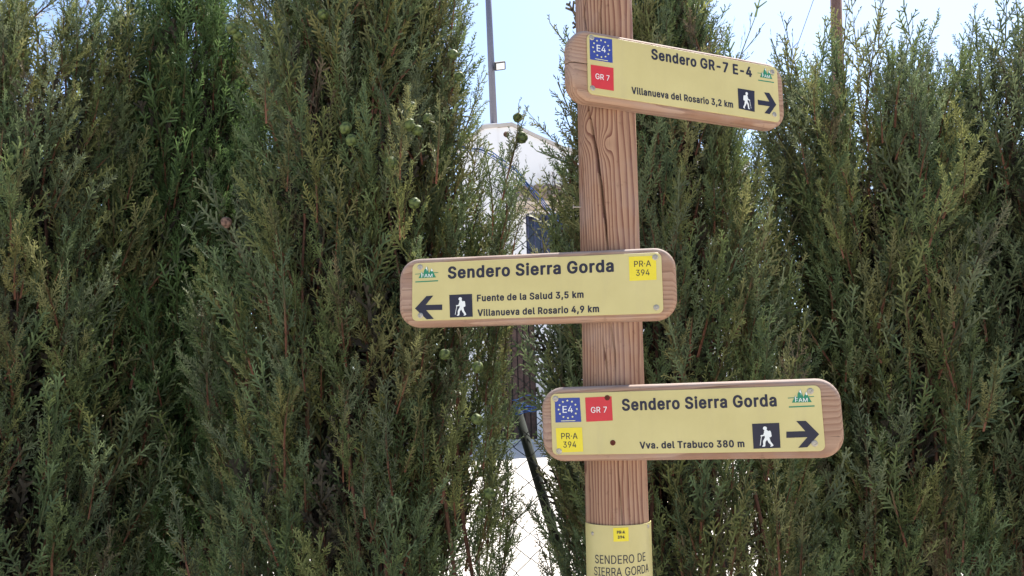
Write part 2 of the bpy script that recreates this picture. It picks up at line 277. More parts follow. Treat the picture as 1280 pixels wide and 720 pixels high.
 'c': (396, [[334, 374, 296, 394, 252, 407, 237, 409, 164, 407, 120, 394, 80, 371, 47, 341, 30, 316, 15, 286, 2, 239, -1, 157, 4, 124, 15, 90, 40, 45, 70, 12, 95, -5, 120, -18, 164, -31, 182, -33, 252, -31, 289, -20, 321, -5, 346, 12, 379, 50, 397, 89, 396, 111, 389, 121, 379, 126, 317, 142, 289, 139, 272, 129, 264, 107, 246, 85, 219, 72, 197, 72, 180, 77, 170, 85, 150, 110, 137, 144, 132, 172, 132, 204, 145, 256, 162, 284, 185, 301, 219, 304, 239, 296, 254, 284, 264, 269, 270, 250, 285, 240, 297, 237, 312, 237, 372, 252, 389, 260, 397, 272, 397, 287, 391, 301, 366, 344]]),
 'd': (424, [[399, 526, 377, 534, 307, 534, 295, 531, 280, 521, 277, 514, 276, 392, 247, 404, 222, 409, 169, 409, 134, 402, 92, 384, 65, 364, 40, 336, 27, 316, 9, 274, -1, 222, -1, 157, 4, 122, 20, 75, 35, 47, 77, 2, 97, -10, 127, -23, 172, -33, 237, -31, 280, -14, 307, -26, 377, -26, 389, -23, 404, -13, 407, -6, 407, 514], [197, 72, 172, 82, 152, 105, 145, 120, 134, 154, 132, 207, 145, 259, 162, 286, 185, 301, 214, 304, 226, 301, 241, 291, 256, 274, 266, 254, 274, 224, 277, 174, 269, 134, 251, 97, 224, 75]]),
 'e': (404, [[90, 379, 72, 366, 37, 329, 15, 286, 2, 239, -1, 219, 2, 137, 10, 102, 32, 55, 45, 37, 87, 0, 127, -20, 167, -31, 242, -33, 279, -26, 329, -5, 351, 10, 386, 50, 399, 79, 399, 97, 391, 109, 372, 117, 322, 129, 299, 129, 277, 121, 256, 87, 246, 80, 227, 72, 199, 72, 172, 82, 160, 92, 142, 120, 135, 144, 377, 144, 399, 152, 407, 164, 404, 244, 391, 294, 376, 324, 366, 339, 336, 369, 321, 379, 286, 396, 247, 407, 232, 409, 162, 407, 125, 396], [140, 247, 140, 254, 152, 276, 170, 294, 192, 304, 217, 304, 236, 296, 254, 279, 267, 252, 264, 247]]),
 'i': (167, [[49, -25, 119, -25, 141, -17, 149, -5, 149, 385, 141, 397, 119, 405, 49, 405, 27, 397, 19, 385, 19, -5, 27, -17], [161, 467, 161, 498, 153, 517, 136, 534, 104, 548, 64, 548, 32, 534, 14, 517, 6, 498, 6, 467, 17, 446, 34, 431, 69, 418, 99, 418, 133, 431, 151, 446]]),
 'k': (381, [[26, 524, 18, 513, 18, -5, 21, -12, 36, -22, 48, -25, 118, -25, 129, -22, 144, -12, 148, -5, 149, 129, 266, -17, 288, -25, 375, -25, 397, -17, 405, -5, 402, 17, 245, 215, 392, 366, 395, 372, 392, 392, 377, 402, 365, 405, 280, 405, 268, 402, 258, 397, 148, 288, 148, 513, 144, 519, 129, 529, 118, 533, 48, 533]]),
 'l': (189, [[48, 533, 26, 524, 18, 513, 18, 60, 20, 48, 36, 13, 53, -4, 76, -17, 115, -27, 180, -25, 192, -22, 212, -9, 215, 15, 202, 67, 185, 78, 175, 80, 155, 78, 150, 83, 148, 103, 148, 513, 139, 524, 118, 533]]),
 'm': (610, [[589, -12, 593, -5, 593, 275, 590, 295, 582, 324, 572, 344, 557, 364, 537, 382, 504, 399, 468, 410, 405, 410, 375, 402, 341, 387, 322, 373, 302, 389, 277, 402, 248, 410, 190, 410, 161, 402, 144, 393, 118, 405, 48, 405, 36, 402, 21, 392, 18, 385, 18, -5, 26, -17, 48, -25, 118, -25, 129, -22, 144, -12, 148, -5, 148, 232, 150, 255, 161, 282, 178, 299, 193, 305, 208, 305, 219, 299, 234, 279, 240, 258, 240, -5, 248, -17, 270, -25, 340, -25, 352, -22, 367, -12, 370, -5, 370, 252, 376, 274, 383, 287, 396, 299, 410, 305, 428, 305, 447, 294, 454, 284, 460, 265, 460, -5, 463, -12, 478, -22, 490, -25, 563, -25, 574, -22]]),
 'n': (410, [[384, -17, 393, -5, 393, 265, 382, 314, 362, 352, 334, 379, 322, 387, 285, 402, 248, 410, 193, 408, 148, 392, 118, 405, 48, 405, 26, 397, 18, 385, 18, -5, 21, -12, 36, -22, 48, -25, 118, -25, 129, -22, 144, -12, 148, -5, 148, 222, 150, 245, 156, 264, 166, 282, 178, 294, 195, 302, 209, 304, 234, 297, 247, 284, 260, 250, 260, -5, 263, -12, 278, -22, 290, -25, 363, -25]]),
 'o': (415, [[321, 381, 296, 394, 252, 407, 234, 409, 164, 407, 120, 394, 80, 371, 47, 341, 30, 316, 15, 286, 2, 239, -1, 157, 4, 124, 15, 90, 40, 45, 70, 12, 95, -5, 120, -18, 164, -31, 182, -33, 252, -31, 301, -15, 336, 5, 364, 30, 386, 60, 406, 105, 414, 142, 417, 212, 412, 249, 399, 291, 376, 331, 349, 361], [219, 304, 249, 289, 269, 261, 282, 219, 284, 174, 274, 127, 254, 92, 229, 75, 197, 72, 180, 77, 170, 85, 160, 95, 145, 120, 134, 154, 132, 204, 145, 256, 162, 284, 185, 301]]),
 'r': (259, [[36, -22, 48, -25, 118, -25, 129, -22, 144, -12, 148, -5, 148, 230, 150, 250, 163, 279, 186, 297, 195, 300, 248, 298, 259, 301, 274, 311, 278, 318, 278, 390, 269, 402, 248, 410, 193, 410, 143, 395, 118, 405, 48, 405, 36, 402, 21, 392, 18, 385, 18, -5, 26, -17]]),
 's': (365, [[56, 0, 84, -15, 123, -28, 153, -33, 211, -33, 251, -26, 305, -3, 322, 10, 347, 37, 357, 55, 366, 82, 366, 132, 360, 151, 340, 184, 312, 206, 282, 221, 164, 252, 151, 260, 146, 269, 146, 284, 151, 294, 176, 307, 201, 307, 212, 301, 227, 284, 241, 260, 263, 252, 311, 259, 350, 272, 358, 284, 355, 311, 332, 351, 310, 374, 295, 384, 270, 396, 233, 407, 216, 409, 143, 407, 104, 396, 69, 379, 29, 339, 13, 302, 13, 247, 19, 227, 31, 205, 56, 180, 99, 157, 210, 129, 230, 114, 233, 104, 230, 92, 210, 75, 201, 72, 166, 72, 151, 77, 134, 97, 127, 116, 108, 129, 86, 132, 28, 119, 9, 111, 1, 99, 1, 84, 11, 52, 29, 25]]),
 't': (227, [[231, -21, 241, -16, 249, -4, 241, 43, 233, 65, 218, 75, 206, 78, 169, 76, 161, 88, 161, 298, 164, 301, 209, 301, 221, 304, 236, 314, 239, 321, 238, 385, 231, 395, 209, 403, 162, 404, 161, 476, 153, 488, 131, 496, 59, 496, 47, 493, 37, 488, 29, 476, 28, 404, -10, 400, -20, 395, -29, 383, -29, 321, -25, 314, -9, 303, 29, 298, 29, 78, 37, 42, 50, 19, 72, -3, 119, -24, 144, -29, 196, -29]]),
 'u': (410, [[26, 397, 18, 385, 18, 110, 28, 63, 53, 21, 78, -2, 113, -19, 158, -30, 205, -30, 240, -23, 263, -13, 293, -25, 363, -25, 384, -17, 393, -5, 393, 385, 389, 392, 374, 402, 363, 405, 290, 405, 278, 402, 263, 392, 260, 385, 260, 137, 249, 106, 232, 86, 215, 77, 195, 75, 183, 78, 168, 88, 156, 108, 150, 127, 148, 150, 148, 385, 144, 392, 129, 402, 118, 405, 48, 405]]),
 'v': (389, [[404, 392, 389, 402, 377, 405, 300, 405, 288, 402, 273, 392, 194, 181, 117, 392, 102, 402, 90, 405, 12, 405, 1, 402, -14, 392, -18, 385, -17, 368, 126, -4, 136, -17, 157, -25, 232, -25, 244, -22, 259, -12, 407, 371, 407, 385]]),
 '·': (196, [[17, 259, 17, 226, 30, 199, 48, 184, 82, 171, 115, 171, 149, 184, 169, 204, 180, 231, 177, 264, 167, 283, 147, 301, 117, 311, 77, 311, 45, 298, 28, 281]]),
}
THIN = {
 '3': (453, [[67, 510, 64, 506, 64, 456, 69, 451, 283, 450, 152, 300, 151, 251, 156, 246, 214, 246, 246, 241, 288, 223, 306, 205, 318, 183, 324, 161, 324, 128, 311, 94, 296, 76, 281, 66, 239, 53, 196, 53, 152, 69, 129, 89, 122, 101, 116, 125, 109, 133, 42, 133, 39, 121, 49, 84, 69, 51, 89, 31, 107, 19, 154, -2, 194, -9, 241, -9, 274, -4, 298, 4, 328, 19, 348, 34, 381, 74, 396, 116, 399, 133, 396, 173, 378, 220, 366, 238, 336, 265, 294, 286, 232, 295, 378, 461, 378, 508, 374, 511]]),
 '4': (453, [[310, 510, 245, 510, 240, 507, 40, 169, 35, 157, 35, 108, 40, 102, 276, 102, 278, 1, 282, -3, 342, -3, 347, 3, 348, 102, 412, 102, 417, 108, 417, 160, 414, 164, 348, 166, 347, 315, 344, 319, 282, 320, 278, 317, 276, 166, 117, 165, 115, 167, 311, 501, 314, 507]]),
 '7': (453, [[95, -2, 165, -3, 172, 3, 394, 446, 395, 505, 392, 509, 62, 510, 58, 507, 57, 455, 62, 450, 315, 450, 317, 447, 93, 2]]),
 '9': (453, [[129, -2, 201, -3, 208, 3, 340, 198, 375, 263, 386, 292, 394, 325, 394, 370, 383, 414, 360, 454, 340, 477, 313, 497, 276, 513, 254, 518, 201, 518, 176, 513, 139, 497, 112, 477, 89, 452, 72, 422, 64, 397, 59, 370, 59, 332, 64, 305, 79, 266, 89, 251, 117, 223, 152, 203, 191, 192, 236, 192, 263, 199, 129, 7, 127, 2], [214, 457, 251, 455, 283, 439, 303, 419, 310, 407, 321, 375, 324, 352, 321, 325, 303, 283, 283, 263, 270, 256, 231, 245, 206, 248, 189, 253, 164, 268, 147, 288, 131, 330, 131, 372, 147, 414, 177, 444]]),
 'A': (480, [[201, 510, 195, 504, 190, 492, 12, 1, 16, -3, 86, -3, 91, 1, 140, 139, 339, 140, 390, 1, 394, -3, 463, -2, 466, 5, 461, 22, 283, 504, 276, 510], [239, 435, 282, 301, 318, 201, 162, 201]]),
 'D': (502, [[58, -2, 248, -3, 313, 10, 354, 28, 377, 43, 402, 66, 432, 106, 453, 153, 465, 210, 468, 262, 460, 330, 444, 379, 417, 427, 392, 454, 354, 482, 320, 498, 265, 510, 60, 510, 56, 507, 55, 3], [131, 449, 230, 450, 268, 445, 307, 432, 334, 414, 354, 394, 379, 349, 390, 310, 395, 265, 393, 215, 385, 178, 379, 161, 354, 116, 334, 96, 302, 76, 270, 65, 240, 60, 131, 61]]),
 'E': (419, [[377, -2, 380, 3, 380, 55, 375, 60, 133, 60, 130, 62, 131, 224, 355, 225, 360, 230, 360, 282, 355, 288, 131, 288, 131, 449, 373, 450, 378, 455, 377, 507, 373, 510, 58, 509, 55, 505, 56, 1, 60, -3]]),
 'F': (410, [[58, -2, 125, -3, 130, 3, 131, 217, 345, 217, 350, 222, 350, 275, 345, 280, 131, 281, 131, 449, 370, 450, 375, 455, 375, 505, 372, 509, 60, 510, 56, 507, 55, 3]]),
 'G': (520, [[308, 516, 243, 518, 210, 513, 166, 498, 123, 470, 93, 440, 68, 403, 50, 361, 38, 306, 35, 283, 38, 203, 48, 156, 71, 101, 93, 69, 123, 39, 148, 21, 203, -2, 243, -9, 293, -9, 335, -2, 365, 9, 407, 34, 440, 66, 460, 96, 475, 136, 483, 176, 483, 253, 480, 258, 283, 258, 278, 253, 278, 201, 281, 196, 410, 195, 408, 168, 397, 134, 385, 111, 362, 86, 327, 66, 310, 61, 288, 56, 250, 56, 211, 66, 186, 79, 158, 101, 138, 129, 123, 159, 110, 211, 108, 236, 110, 298, 118, 333, 131, 368, 153, 403, 181, 428, 208, 443, 250, 453, 283, 453, 308, 448, 347, 430, 372, 408, 385, 390, 406, 346, 475, 346, 480, 349, 470, 385, 457, 413, 432, 448, 415, 465, 385, 488, 355, 503]]),
 'I': (300, [[29, -2, 269, -3, 273, 1, 274, 55, 270, 59, 191, 60, 189, 62, 189, 447, 191, 450, 270, 451, 274, 455, 274, 505, 270, 509, 31, 510, 27, 507, 26, 455, 29, 451, 111, 450, 114, 447, 114, 62, 111, 60, 29, 59, 26, 55, 26, 3]]),
 'M': (628, [[569, 509, 475, 510, 471, 507, 353, 204, 314, 93, 282, 189, 157, 507, 153, 510, 58, 509, 55, 505, 56, 1, 60, -3, 123, -3, 128, 3, 127, 399, 161, 301, 278, 6, 285, -3, 343, -3, 347, 1, 459, 286, 499, 397, 500, 3, 505, -3, 569, -2, 573, 3, 573, 505]]),
 'N': (523, [[464, -2, 468, 3, 467, 507, 463, 510, 398, 510, 393, 505, 393, 106, 354, 174, 144, 504, 138, 510, 58, 509, 55, 505, 56, 1, 60, -3, 125, -3, 130, 3, 129, 404, 188, 303, 381, 1, 385, -3]]),
 'O': (533, [[290, 518, 245, 518, 203, 511, 153, 490, 116, 463, 83, 425, 56, 375, 43, 333, 35, 281, 35, 226, 43, 176, 56, 134, 81, 86, 121, 41, 148, 21, 203, -2, 243, -9, 290, -9, 340, 1, 372, 14, 410, 39, 447, 79, 475, 126, 493, 186, 498, 223, 498, 286, 490, 333, 472, 388, 447, 430, 412, 468, 385, 488, 340, 508], [250, 453, 283, 453, 308, 448, 340, 435, 362, 420, 382, 400, 407, 358, 420, 316, 425, 278, 425, 228, 420, 193, 407, 151, 390, 119, 362, 89, 345, 76, 325, 66, 283, 56, 250, 56, 216, 64, 186, 79, 156, 104, 141, 124, 123, 159, 113, 196, 108, 236, 108, 271, 115, 323, 123, 350, 138, 380, 158, 408, 186, 430, 211, 443]]),
 'P': (445, [[58, -2, 125, -3, 129, 1, 131, 182, 253, 182, 300, 190, 349, 213, 377, 238, 389, 256, 402, 281, 413, 320, 410, 388, 397, 427, 384, 447, 362, 472, 337, 489, 298, 505, 273, 510, 60, 510, 56, 507, 55, 3], [131, 449, 245, 450, 282, 442, 309, 427, 324, 409, 332, 394, 340, 358, 335, 310, 317, 276, 299, 261, 284, 253, 250, 245, 131, 246]]),
 'R': (449, [[58, 509, 55, 505, 56, 1, 60, -3, 125, -3, 129, 1, 131, 194, 243, 195, 346, 3, 353, -3, 429, -2, 432, 2, 424, 17, 321, 206, 354, 226, 382, 251, 399, 278, 410, 308, 415, 340, 413, 385, 404, 414, 389, 444, 362, 474, 344, 487, 324, 497, 288, 508, 273, 510], [131, 449, 245, 450, 284, 442, 312, 427, 332, 399, 340, 370, 338, 322, 332, 306, 319, 286, 294, 268, 253, 258, 131, 258]]),
 'S': (447, [[268, 516, 246, 519, 186, 516, 163, 511, 124, 495, 89, 470, 71, 450, 59, 430, 48, 396, 46, 374, 54, 329, 69, 302, 91, 279, 121, 259, 149, 247, 293, 203, 315, 190, 330, 175, 338, 159, 341, 129, 335, 109, 325, 92, 310, 77, 283, 62, 236, 51, 183, 56, 139, 77, 121, 97, 114, 112, 108, 138, 38, 139, 34, 135, 36, 114, 44, 87, 66, 49, 84, 32, 109, 14, 136, 2, 176, -9, 196, -11, 271, -9, 313, 2, 348, 19, 393, 64, 405, 89, 413, 121, 413, 156, 403, 193, 390, 213, 365, 238, 343, 253, 298, 273, 174, 309, 146, 324, 129, 342, 124, 352, 121, 361, 121, 391, 139, 425, 169, 445, 211, 456, 256, 454, 300, 435, 320, 415, 328, 400, 331, 382, 336, 377, 401, 376, 405, 379, 406, 391, 398, 420, 378, 455, 338, 490, 308, 505]]),
 '·': (196, [[47, 251, 47, 234, 58, 212, 73, 199, 87, 194, 110, 194, 124, 199, 142, 217, 150, 239, 147, 256, 139, 271, 129, 281, 112, 289, 82, 289, 70, 283, 55, 268]]),
}

# ------------------------------------------------------------------ ground
def gz(x, y):
    if y < 1.95: return 0.0
    if y < 2.7:
        t = (y-1.95)/.75; return .72*t*t*(3-2*t)
    if y < 10.5: return .72 + .40*(y-2.7)/7.8
    return 1.12
gm, gnt, gb = nmat('pale_concrete', .9, .15)
gco = objco(gnt)
gc = ramp(gnt, noise(gnt, gco, 1.3, 8, .6), [(.3, (.44, .41, .37)), (.7, (.56, .53, .49))])
gf = noise(gnt, gco, 45, 6, .7)
gc = mixc(gnt, math_(gnt, 'MULTIPLY', gf, .5), gc, (.36, .33, .30))
gnt.links.new(gc, gb.inputs['Base Color']); bump(gnt, gb, gf, .5, .01)
xs = [-600, -200, -60, -20, -8] + list(np.arange(-5, 5.01, .5)) + [8, 20, 60, 200, 600]
ys = [-600, -200, -60, -20, -6, -2, 0, 1, 1.5] + list(np.arange(1.9, 3.01, .1)) + [4, 6, 8, 10, 10.5, 11, 14, 20, 60, 200, 1500]
rg = random.Random(3)
gv = [(x, y, gz(x, y) + (rg.uniform(-.015, .015) if -5 < x < 5 and 3 < y < 10 else 0)) for y in ys for x in xs]
nx = len(xs)
ground = mesh('ground', gv, [(j*nx+i, j*nx+i+1, (j+1)*nx+i+1, (j+1)*nx+i) for j in range(len(ys)-1) for i in range(nx-1)], gm, None, True)
tag(ground, 'pale concrete ground rising gently behind the wire fence', 'ground', kind='structure')

# ------------------------------------------------------------------ wooden post
PR = .0625; PY = 1.655
def axis_x(z): return .2013 + (z-1.42)*.013
def post_hit(px, py, rad):
    """ray against the post: angle (0 = towards the camera, + to the right) and height"""
    d = ray(px, py); z = 1.9
    for _ in range(4):
        ax = axis_x(z); a = d[0]**2+d[1]**2; bq = -2*(ax*d[0]+PY*d[1]); c = ax*ax+PY*PY-rad*rad
        disc = bq*bq-4*a*c
        t = (-bq-math.sqrt(max(disc, 0)))/(2*a); p = CAM+d*t; z = p[2]
    return math.atan2(p[0]-axis_x(z), PY-p[1]), z
cracks = []
for pts, wd, dp in (([(735.6, 137), (740, 162), (745.5, 190), (749, 215), (753, 246), (757, 280), (760, 312)], .0026, .016),
                    ([(725.5, 180), (727.5, 215), (729, 250), (731.5, 312)], .0022, .010),
                    ([(763, 400), (766, 420), (768.5, 440), (770, 470)], .0014, .006),
                    ([(753, 425), (757, 450), (760.5, 478)], .0017, .007),
                    ([(771, 577), (775, 610), (777, 655)], .0014, .005),
                    ([(731, 0), (730, 20), (733, 42)], .002, .01),
                    ([(752, 0), (750, 20), (752, 42)], .0014, .006)):
    cracks.append(([post_hit(x, y, PR) for x, y in pts], wd, dp))
NA = 320; zs = [-.3, 0, .4, .8, 1.0] + list(np.linspace(1.05, 2.62, 260)) + [2.66]
rp = random.Random(8); pv = []
th = np.linspace(-math.pi, math.pi, NA, endpoint=False)
for z in zs:
    rr = PR*(1.0 + .012*np.sin(3*th+z*1.1) + .008*np.sin(5*th-z*2.3)) * (1.02-.012*z)
    if z > 2.63: rr = rr*.93
    for pts, wd, dp in cracks:
        za = [p[1] for p in pts][::-1]; aa = [p[0] for p in pts][::-1]
        if za[0]-.02 < z < za[-1]+.02:
            a0 = np.interp(z, za, aa) + .012*math.sin(z*90)*.5
            fade = min(1, max(0, (z-za[0]+.02)/.06), max(0, (za[-1]+.02-z)/.06))
            wz = wd*(.55+.45*math.sin((z-za[0])/(za[-1]-za[0])*math.pi))
            q = (th-a0)*PR/wz
            rr = rr - dp*fade*np.exp(-(q*q)**1.5)
    for a, r_ in zip(th, rr): pv.append((math.sin(a)*r_ + axis_x(z)-axis_x(0), -math.cos(a)*r_, z))
pf = [(j*NA+i, j*NA+(i+1) % NA, (j+1)*NA+(i+1) % NA, (j+1)*NA+i) for j in range(len(zs)-1) for i in range(NA)]
pf.append(tuple(range((len(zs)-1)*NA, len(zs)*NA)))
kn = []
for (x, y, kr, am) in ((731, 160, .022, .024), (757, 180, .013, .015), (800, 520, .012, .010)):
    a, z = post_hit(x, y, PR); kn.append(((math.sin(a)*PR+axis_x(z)-axis_x(0), -math.cos(a)*PR, z), kr, am))
M['post'] = wood('post_wood', 2, (-.13, -.03, 0), .0074, LT, DK, GR, 2.3, kn, True)
post = empty('wooden_post', (axis_x(0), PY, 0), 'round weathered wooden post carrying three trail direction boards', 'post')
mesh('shaft', pv, pf, M['post'], post, True)
# nail sticking out on the left
a, z = -math.pi/2, at(722, 261, PY)[2]
bm = bmesh.new(); x0 = axis_x(z)-axis_x(0)-PR
tube(bm, [(x0+.012, -.012, z), (x0-.0125, -.014, z+.0005)], .0016, 8); tube(bm, [(x0-.0125, -.014, z+.0005), (x0-.0145, -.0142, z+.0006)], .0038, 10)
bmobj('nail', bm, M['screw'], post)

# ------------------------------------------------------------------ direction signs
class Sign: pass
def frame(c, yaw, tilt):
    X = np.array([math.cos(yaw), math.sin(yaw), 0]); Z = np.array([0, 0, 1.])
    x = X*math.cos(tilt)+Z*math.sin(tilt); z = -X*math.sin(tilt)+Z*math.cos(tilt); y = np.cross(z, x)
    return x, y, z
def local(s, px, py):
    d = ray(px, py); t = ((s.c-CAM)@s.y)/(d@s.y); p = CAM+d*t-s.c
    return p@s.x, p@s.z
def sheet(name, pts, yl, mat, parent):
    return mesh(name, [(x, yl, z) for x, z in pts], [tuple(range(len(pts)))], mat, parent)
def fan(cx, cz, r, n=20, ph=0): return [(cx+r*math.cos(ph+2*math.pi*k/n), cz+r*math.sin(ph+2*math.pi*k/n)) for k in range(n)]
def lettering(s, body, l, r, cap, bold, mat, parent, yl=-.0004):
    (u0, v0), (u1, v1) = local(s, *l), local(s, *r)
    wd = math.hypot(u1-u0, v1-v0); _, vt = local(s, l[0], l[1]-cap)
    co, fs = text_mesh(body, wd, vt-v0, bold)
    ca, sa = (u1-u0)/wd, (v1-v0)/wd
    return mesh('lettering', [(u0+x*ca-z*sa, yl, v0+x*sa+z*ca) for x, _, z in co], fs, mat, parent)
def centred(name, body, cx, cz, wd, cap, bold, mat, parent, yl, rot=0):
    co, fs = text_mesh(body, wd, cap, bold)
    return mesh(name, [(cx-wd/2+x, yl, cz-cap/2+z) for x, _, z in co], fs, mat, parent)
def quad_of(s, pts):
    q = np.array([local(s, *p) for p in pts]); c = q.mean(0)
    wd = (np.linalg.norm(q[1]-q[0])+np.linalg.norm(q[2]-q[3]))/2; ht = (np.linalg.norm(q[3]-q[0])+np.linalg.norm(q[2]-q[1]))/2
    return c[0], c[1], wd, ht, q
def zoomed(pts, ox, oy, k): return [(ox+x/k, oy+y/k) for x, y in pts]
# all print parts are children of the face plate, so the plate is a part of the sign and they are its sub-parts
def badge_e4(s, pts):
    cx, cz, wd, ht, q = quad_of(s, pts); pl = s.plate
    sheet('route_badge', q, -.0004, M['blue'], pl)
    vs_, fs_ = [], []
    for k in range(12):
        a = math.pi/2+k*math.pi/6; sx, sz = cx+wd*.36*math.cos(a), cz+ht*.03+ht*.36*math.sin(a); b0 = len(vs_)
        for j in range(10):
            rr = wd*(.050 if j % 2 == 0 else .022); t = math.pi/2+j*math.pi/5
            vs_.append((sx+rr*math.cos(t), -.0008, sz+rr*math.sin(t)))
        fs_.append(tuple(range(b0, b0+10)))
    mesh('star_ring', vs_, fs_, M['star'], pl)
    centred('lettering', 'E4', cx, cz+ht*.03, wd*.40, ht*.28, .0, M['white'], pl, -.0008)
    sheet('fine_print', [(cx-wd*.28, cz-ht*.455), (cx+wd*.28, cz-ht*.455), (cx+wd*.28, cz-ht*.43), (cx-wd*.28, cz-ht*.43)], -.0008, M['star'], pl)
def badge_text(s, pts, mat, lines, tm, bold=.0):
    cx, cz, wd, ht, q = quad_of(s, pts)
    sheet('route_badge', q, -.0004, mat, s.plate)
    for body, fw_, fh, oz in lines: centred('lettering', body, cx, cz+oz*ht, wd*fw_, ht*fh, bold, tm, s.plate, -.0008)
def capsule(p, q, r0, r1, n=7):
    p, q = np.array(p), np.array(q); a = math.atan2(*(q-p)[::-1])
    return [(p[0]+r0*math.cos(a+t), p[1]+r0*math.sin(a+t)) for t in np.linspace(math.pi/2, 3*math.pi/2, n)] + \
           [(q[0]+r1*math.cos(a+t), q[1]+r1*math.sin(a+t)) for t in np.linspace(-math.pi/2, math.pi/2, n)]
def badge_hiker(s, pts, flip):
    cx, cz, wd, ht, q = quad_of(s, pts)
    sheet('walker_badge', q, -.0004, M['ink'], s.plate)
    # walker facing right in a unit square, (0,0) the centre
    P = [fan(.03, .30, .075, 14), capsule((0, .17), (-.03, -.06), .075, .085), capsule((-.125, .15), (-.135, .0), .055, .06),
         capsule((-.01, -.08), (.09, -.22), .062, .045), capsule((.09, -.22), (.10, -.39), .045, .036), capsule((.10, -.40), (.155, -.41), .028, .022),
         capsule((-.05, -.08), (-.10, -.24), .062, .045), capsule((-.10, -.24), (-.20, -.38), .045, .034), capsule((-.20, -.39), (-.14, -.415), .026, .022),
         capsule((.03, .15), (.09, .02), .035, .028), capsule((.09, .02), (.19, .0), .028, .022), capsule((.17, .03), (.25, -.38), .012, .010)]
    vs_, fs_ = [], []
    for i, poly in enumerate(P):
        b0 = len(vs_); vs_ += [(cx+(-x if flip else x)*wd, -.0008-.00003*i, cz+z*ht) for x, z in poly]; fs_.append(tuple(range(b0, b0+len(poly))))
    mesh('walker_figure', vs_, fs_, M['white'], s.plate)
def arrow(s, pts):
    sheet('arrow', [local(s, *p) for p in pts], -.0004, M['ink'], s.plate)
def fam(s, cxp, wpx, hpx):
    cx, cz = local(s, *cxp); x1, _ = local(s, cxp[0]+wpx/2, cxp[1]); _, z1 = local(s, cxp[0], cxp[1]-hpx/2)
    W, H = (x1-cx), (z1-cz)
    T = lambda L: [(cx+x*W, cz+z*H) for x, z in L]
    vs_, fs_ = [], []
    for i, poly in enumerate(([(-.72, -.45), (-.42, .35), (-.12, -.45)], [(-.36, -.45), (-.22, .55), (.02, 1.0), (.12, .55), (.28, -.45)], [(.02, -.45), (.42, .75), (.52, .35), (.80, -.45)],
                              [(-1, .10), (1, .20), (1, .12), (-1, .02)])):
        b0 = len(vs_); vs_ += [(x, -.0004-.00004*i, z) for x, z in T(poly)]; fs_.append(tuple(range(b0, b0+len(poly))))
    mesh('mountain_emblem', vs_, fs_, M['green'], s.plate)
    vs_, fs_ = [], []
    for poly in ([(.0, .98), (-.10, .70), (.02, .55), (.02, .30), (.07, .55)], [(.42, .73), (.36, .45), (.44, .30), (.52, .40)], [(-.42, .33), (-.47, .05), (-.38, -.02)]):
        b0 = len(vs_); vs_ += [(x, -.0008, z) for x, z in T(poly)]; fs_.append(tuple(range(b0, b0+len(poly))))
    mesh('snow_caps', vs_, fs_, M['white'], s.plate)
    centred('lettering', 'FAM', cx+.02*W, cz-.18*H, W*.95, H*.42, .01, M['white'], s.plate, -.0009)
    sheet('fine_print', T([(-.98, -.98), (.98, -.94), (.98, -.80), (-.98, -.84)]), -.0004, M['green'], s.plate)
def screw(s, p, mat='screw', r=.0058):
    u, v = local(s, *p); bm = bmesh.new(); n = 18
    prof = [(r, 0), (r, -.0007), (r*.8, -.0016), (r*.52, -.0018), (r*.45, -.0006)]
    rings = [[bm.verts.new((u+q*math.cos(2*math.pi*k/n), y, v+q*math.sin(2*math.pi*k/n))) for k in range(n)] for q, y in prof]
    for a_, b_ in zip(rings, rings[1:]):
        for k in range(n): bm.faces.new((a_[k], a_[(k+1) % n], b_[(k+1) % n], b_[k]))
    bm.faces.new(rings[-1]); bmobj('screw', bm, M[mat], s.plate)
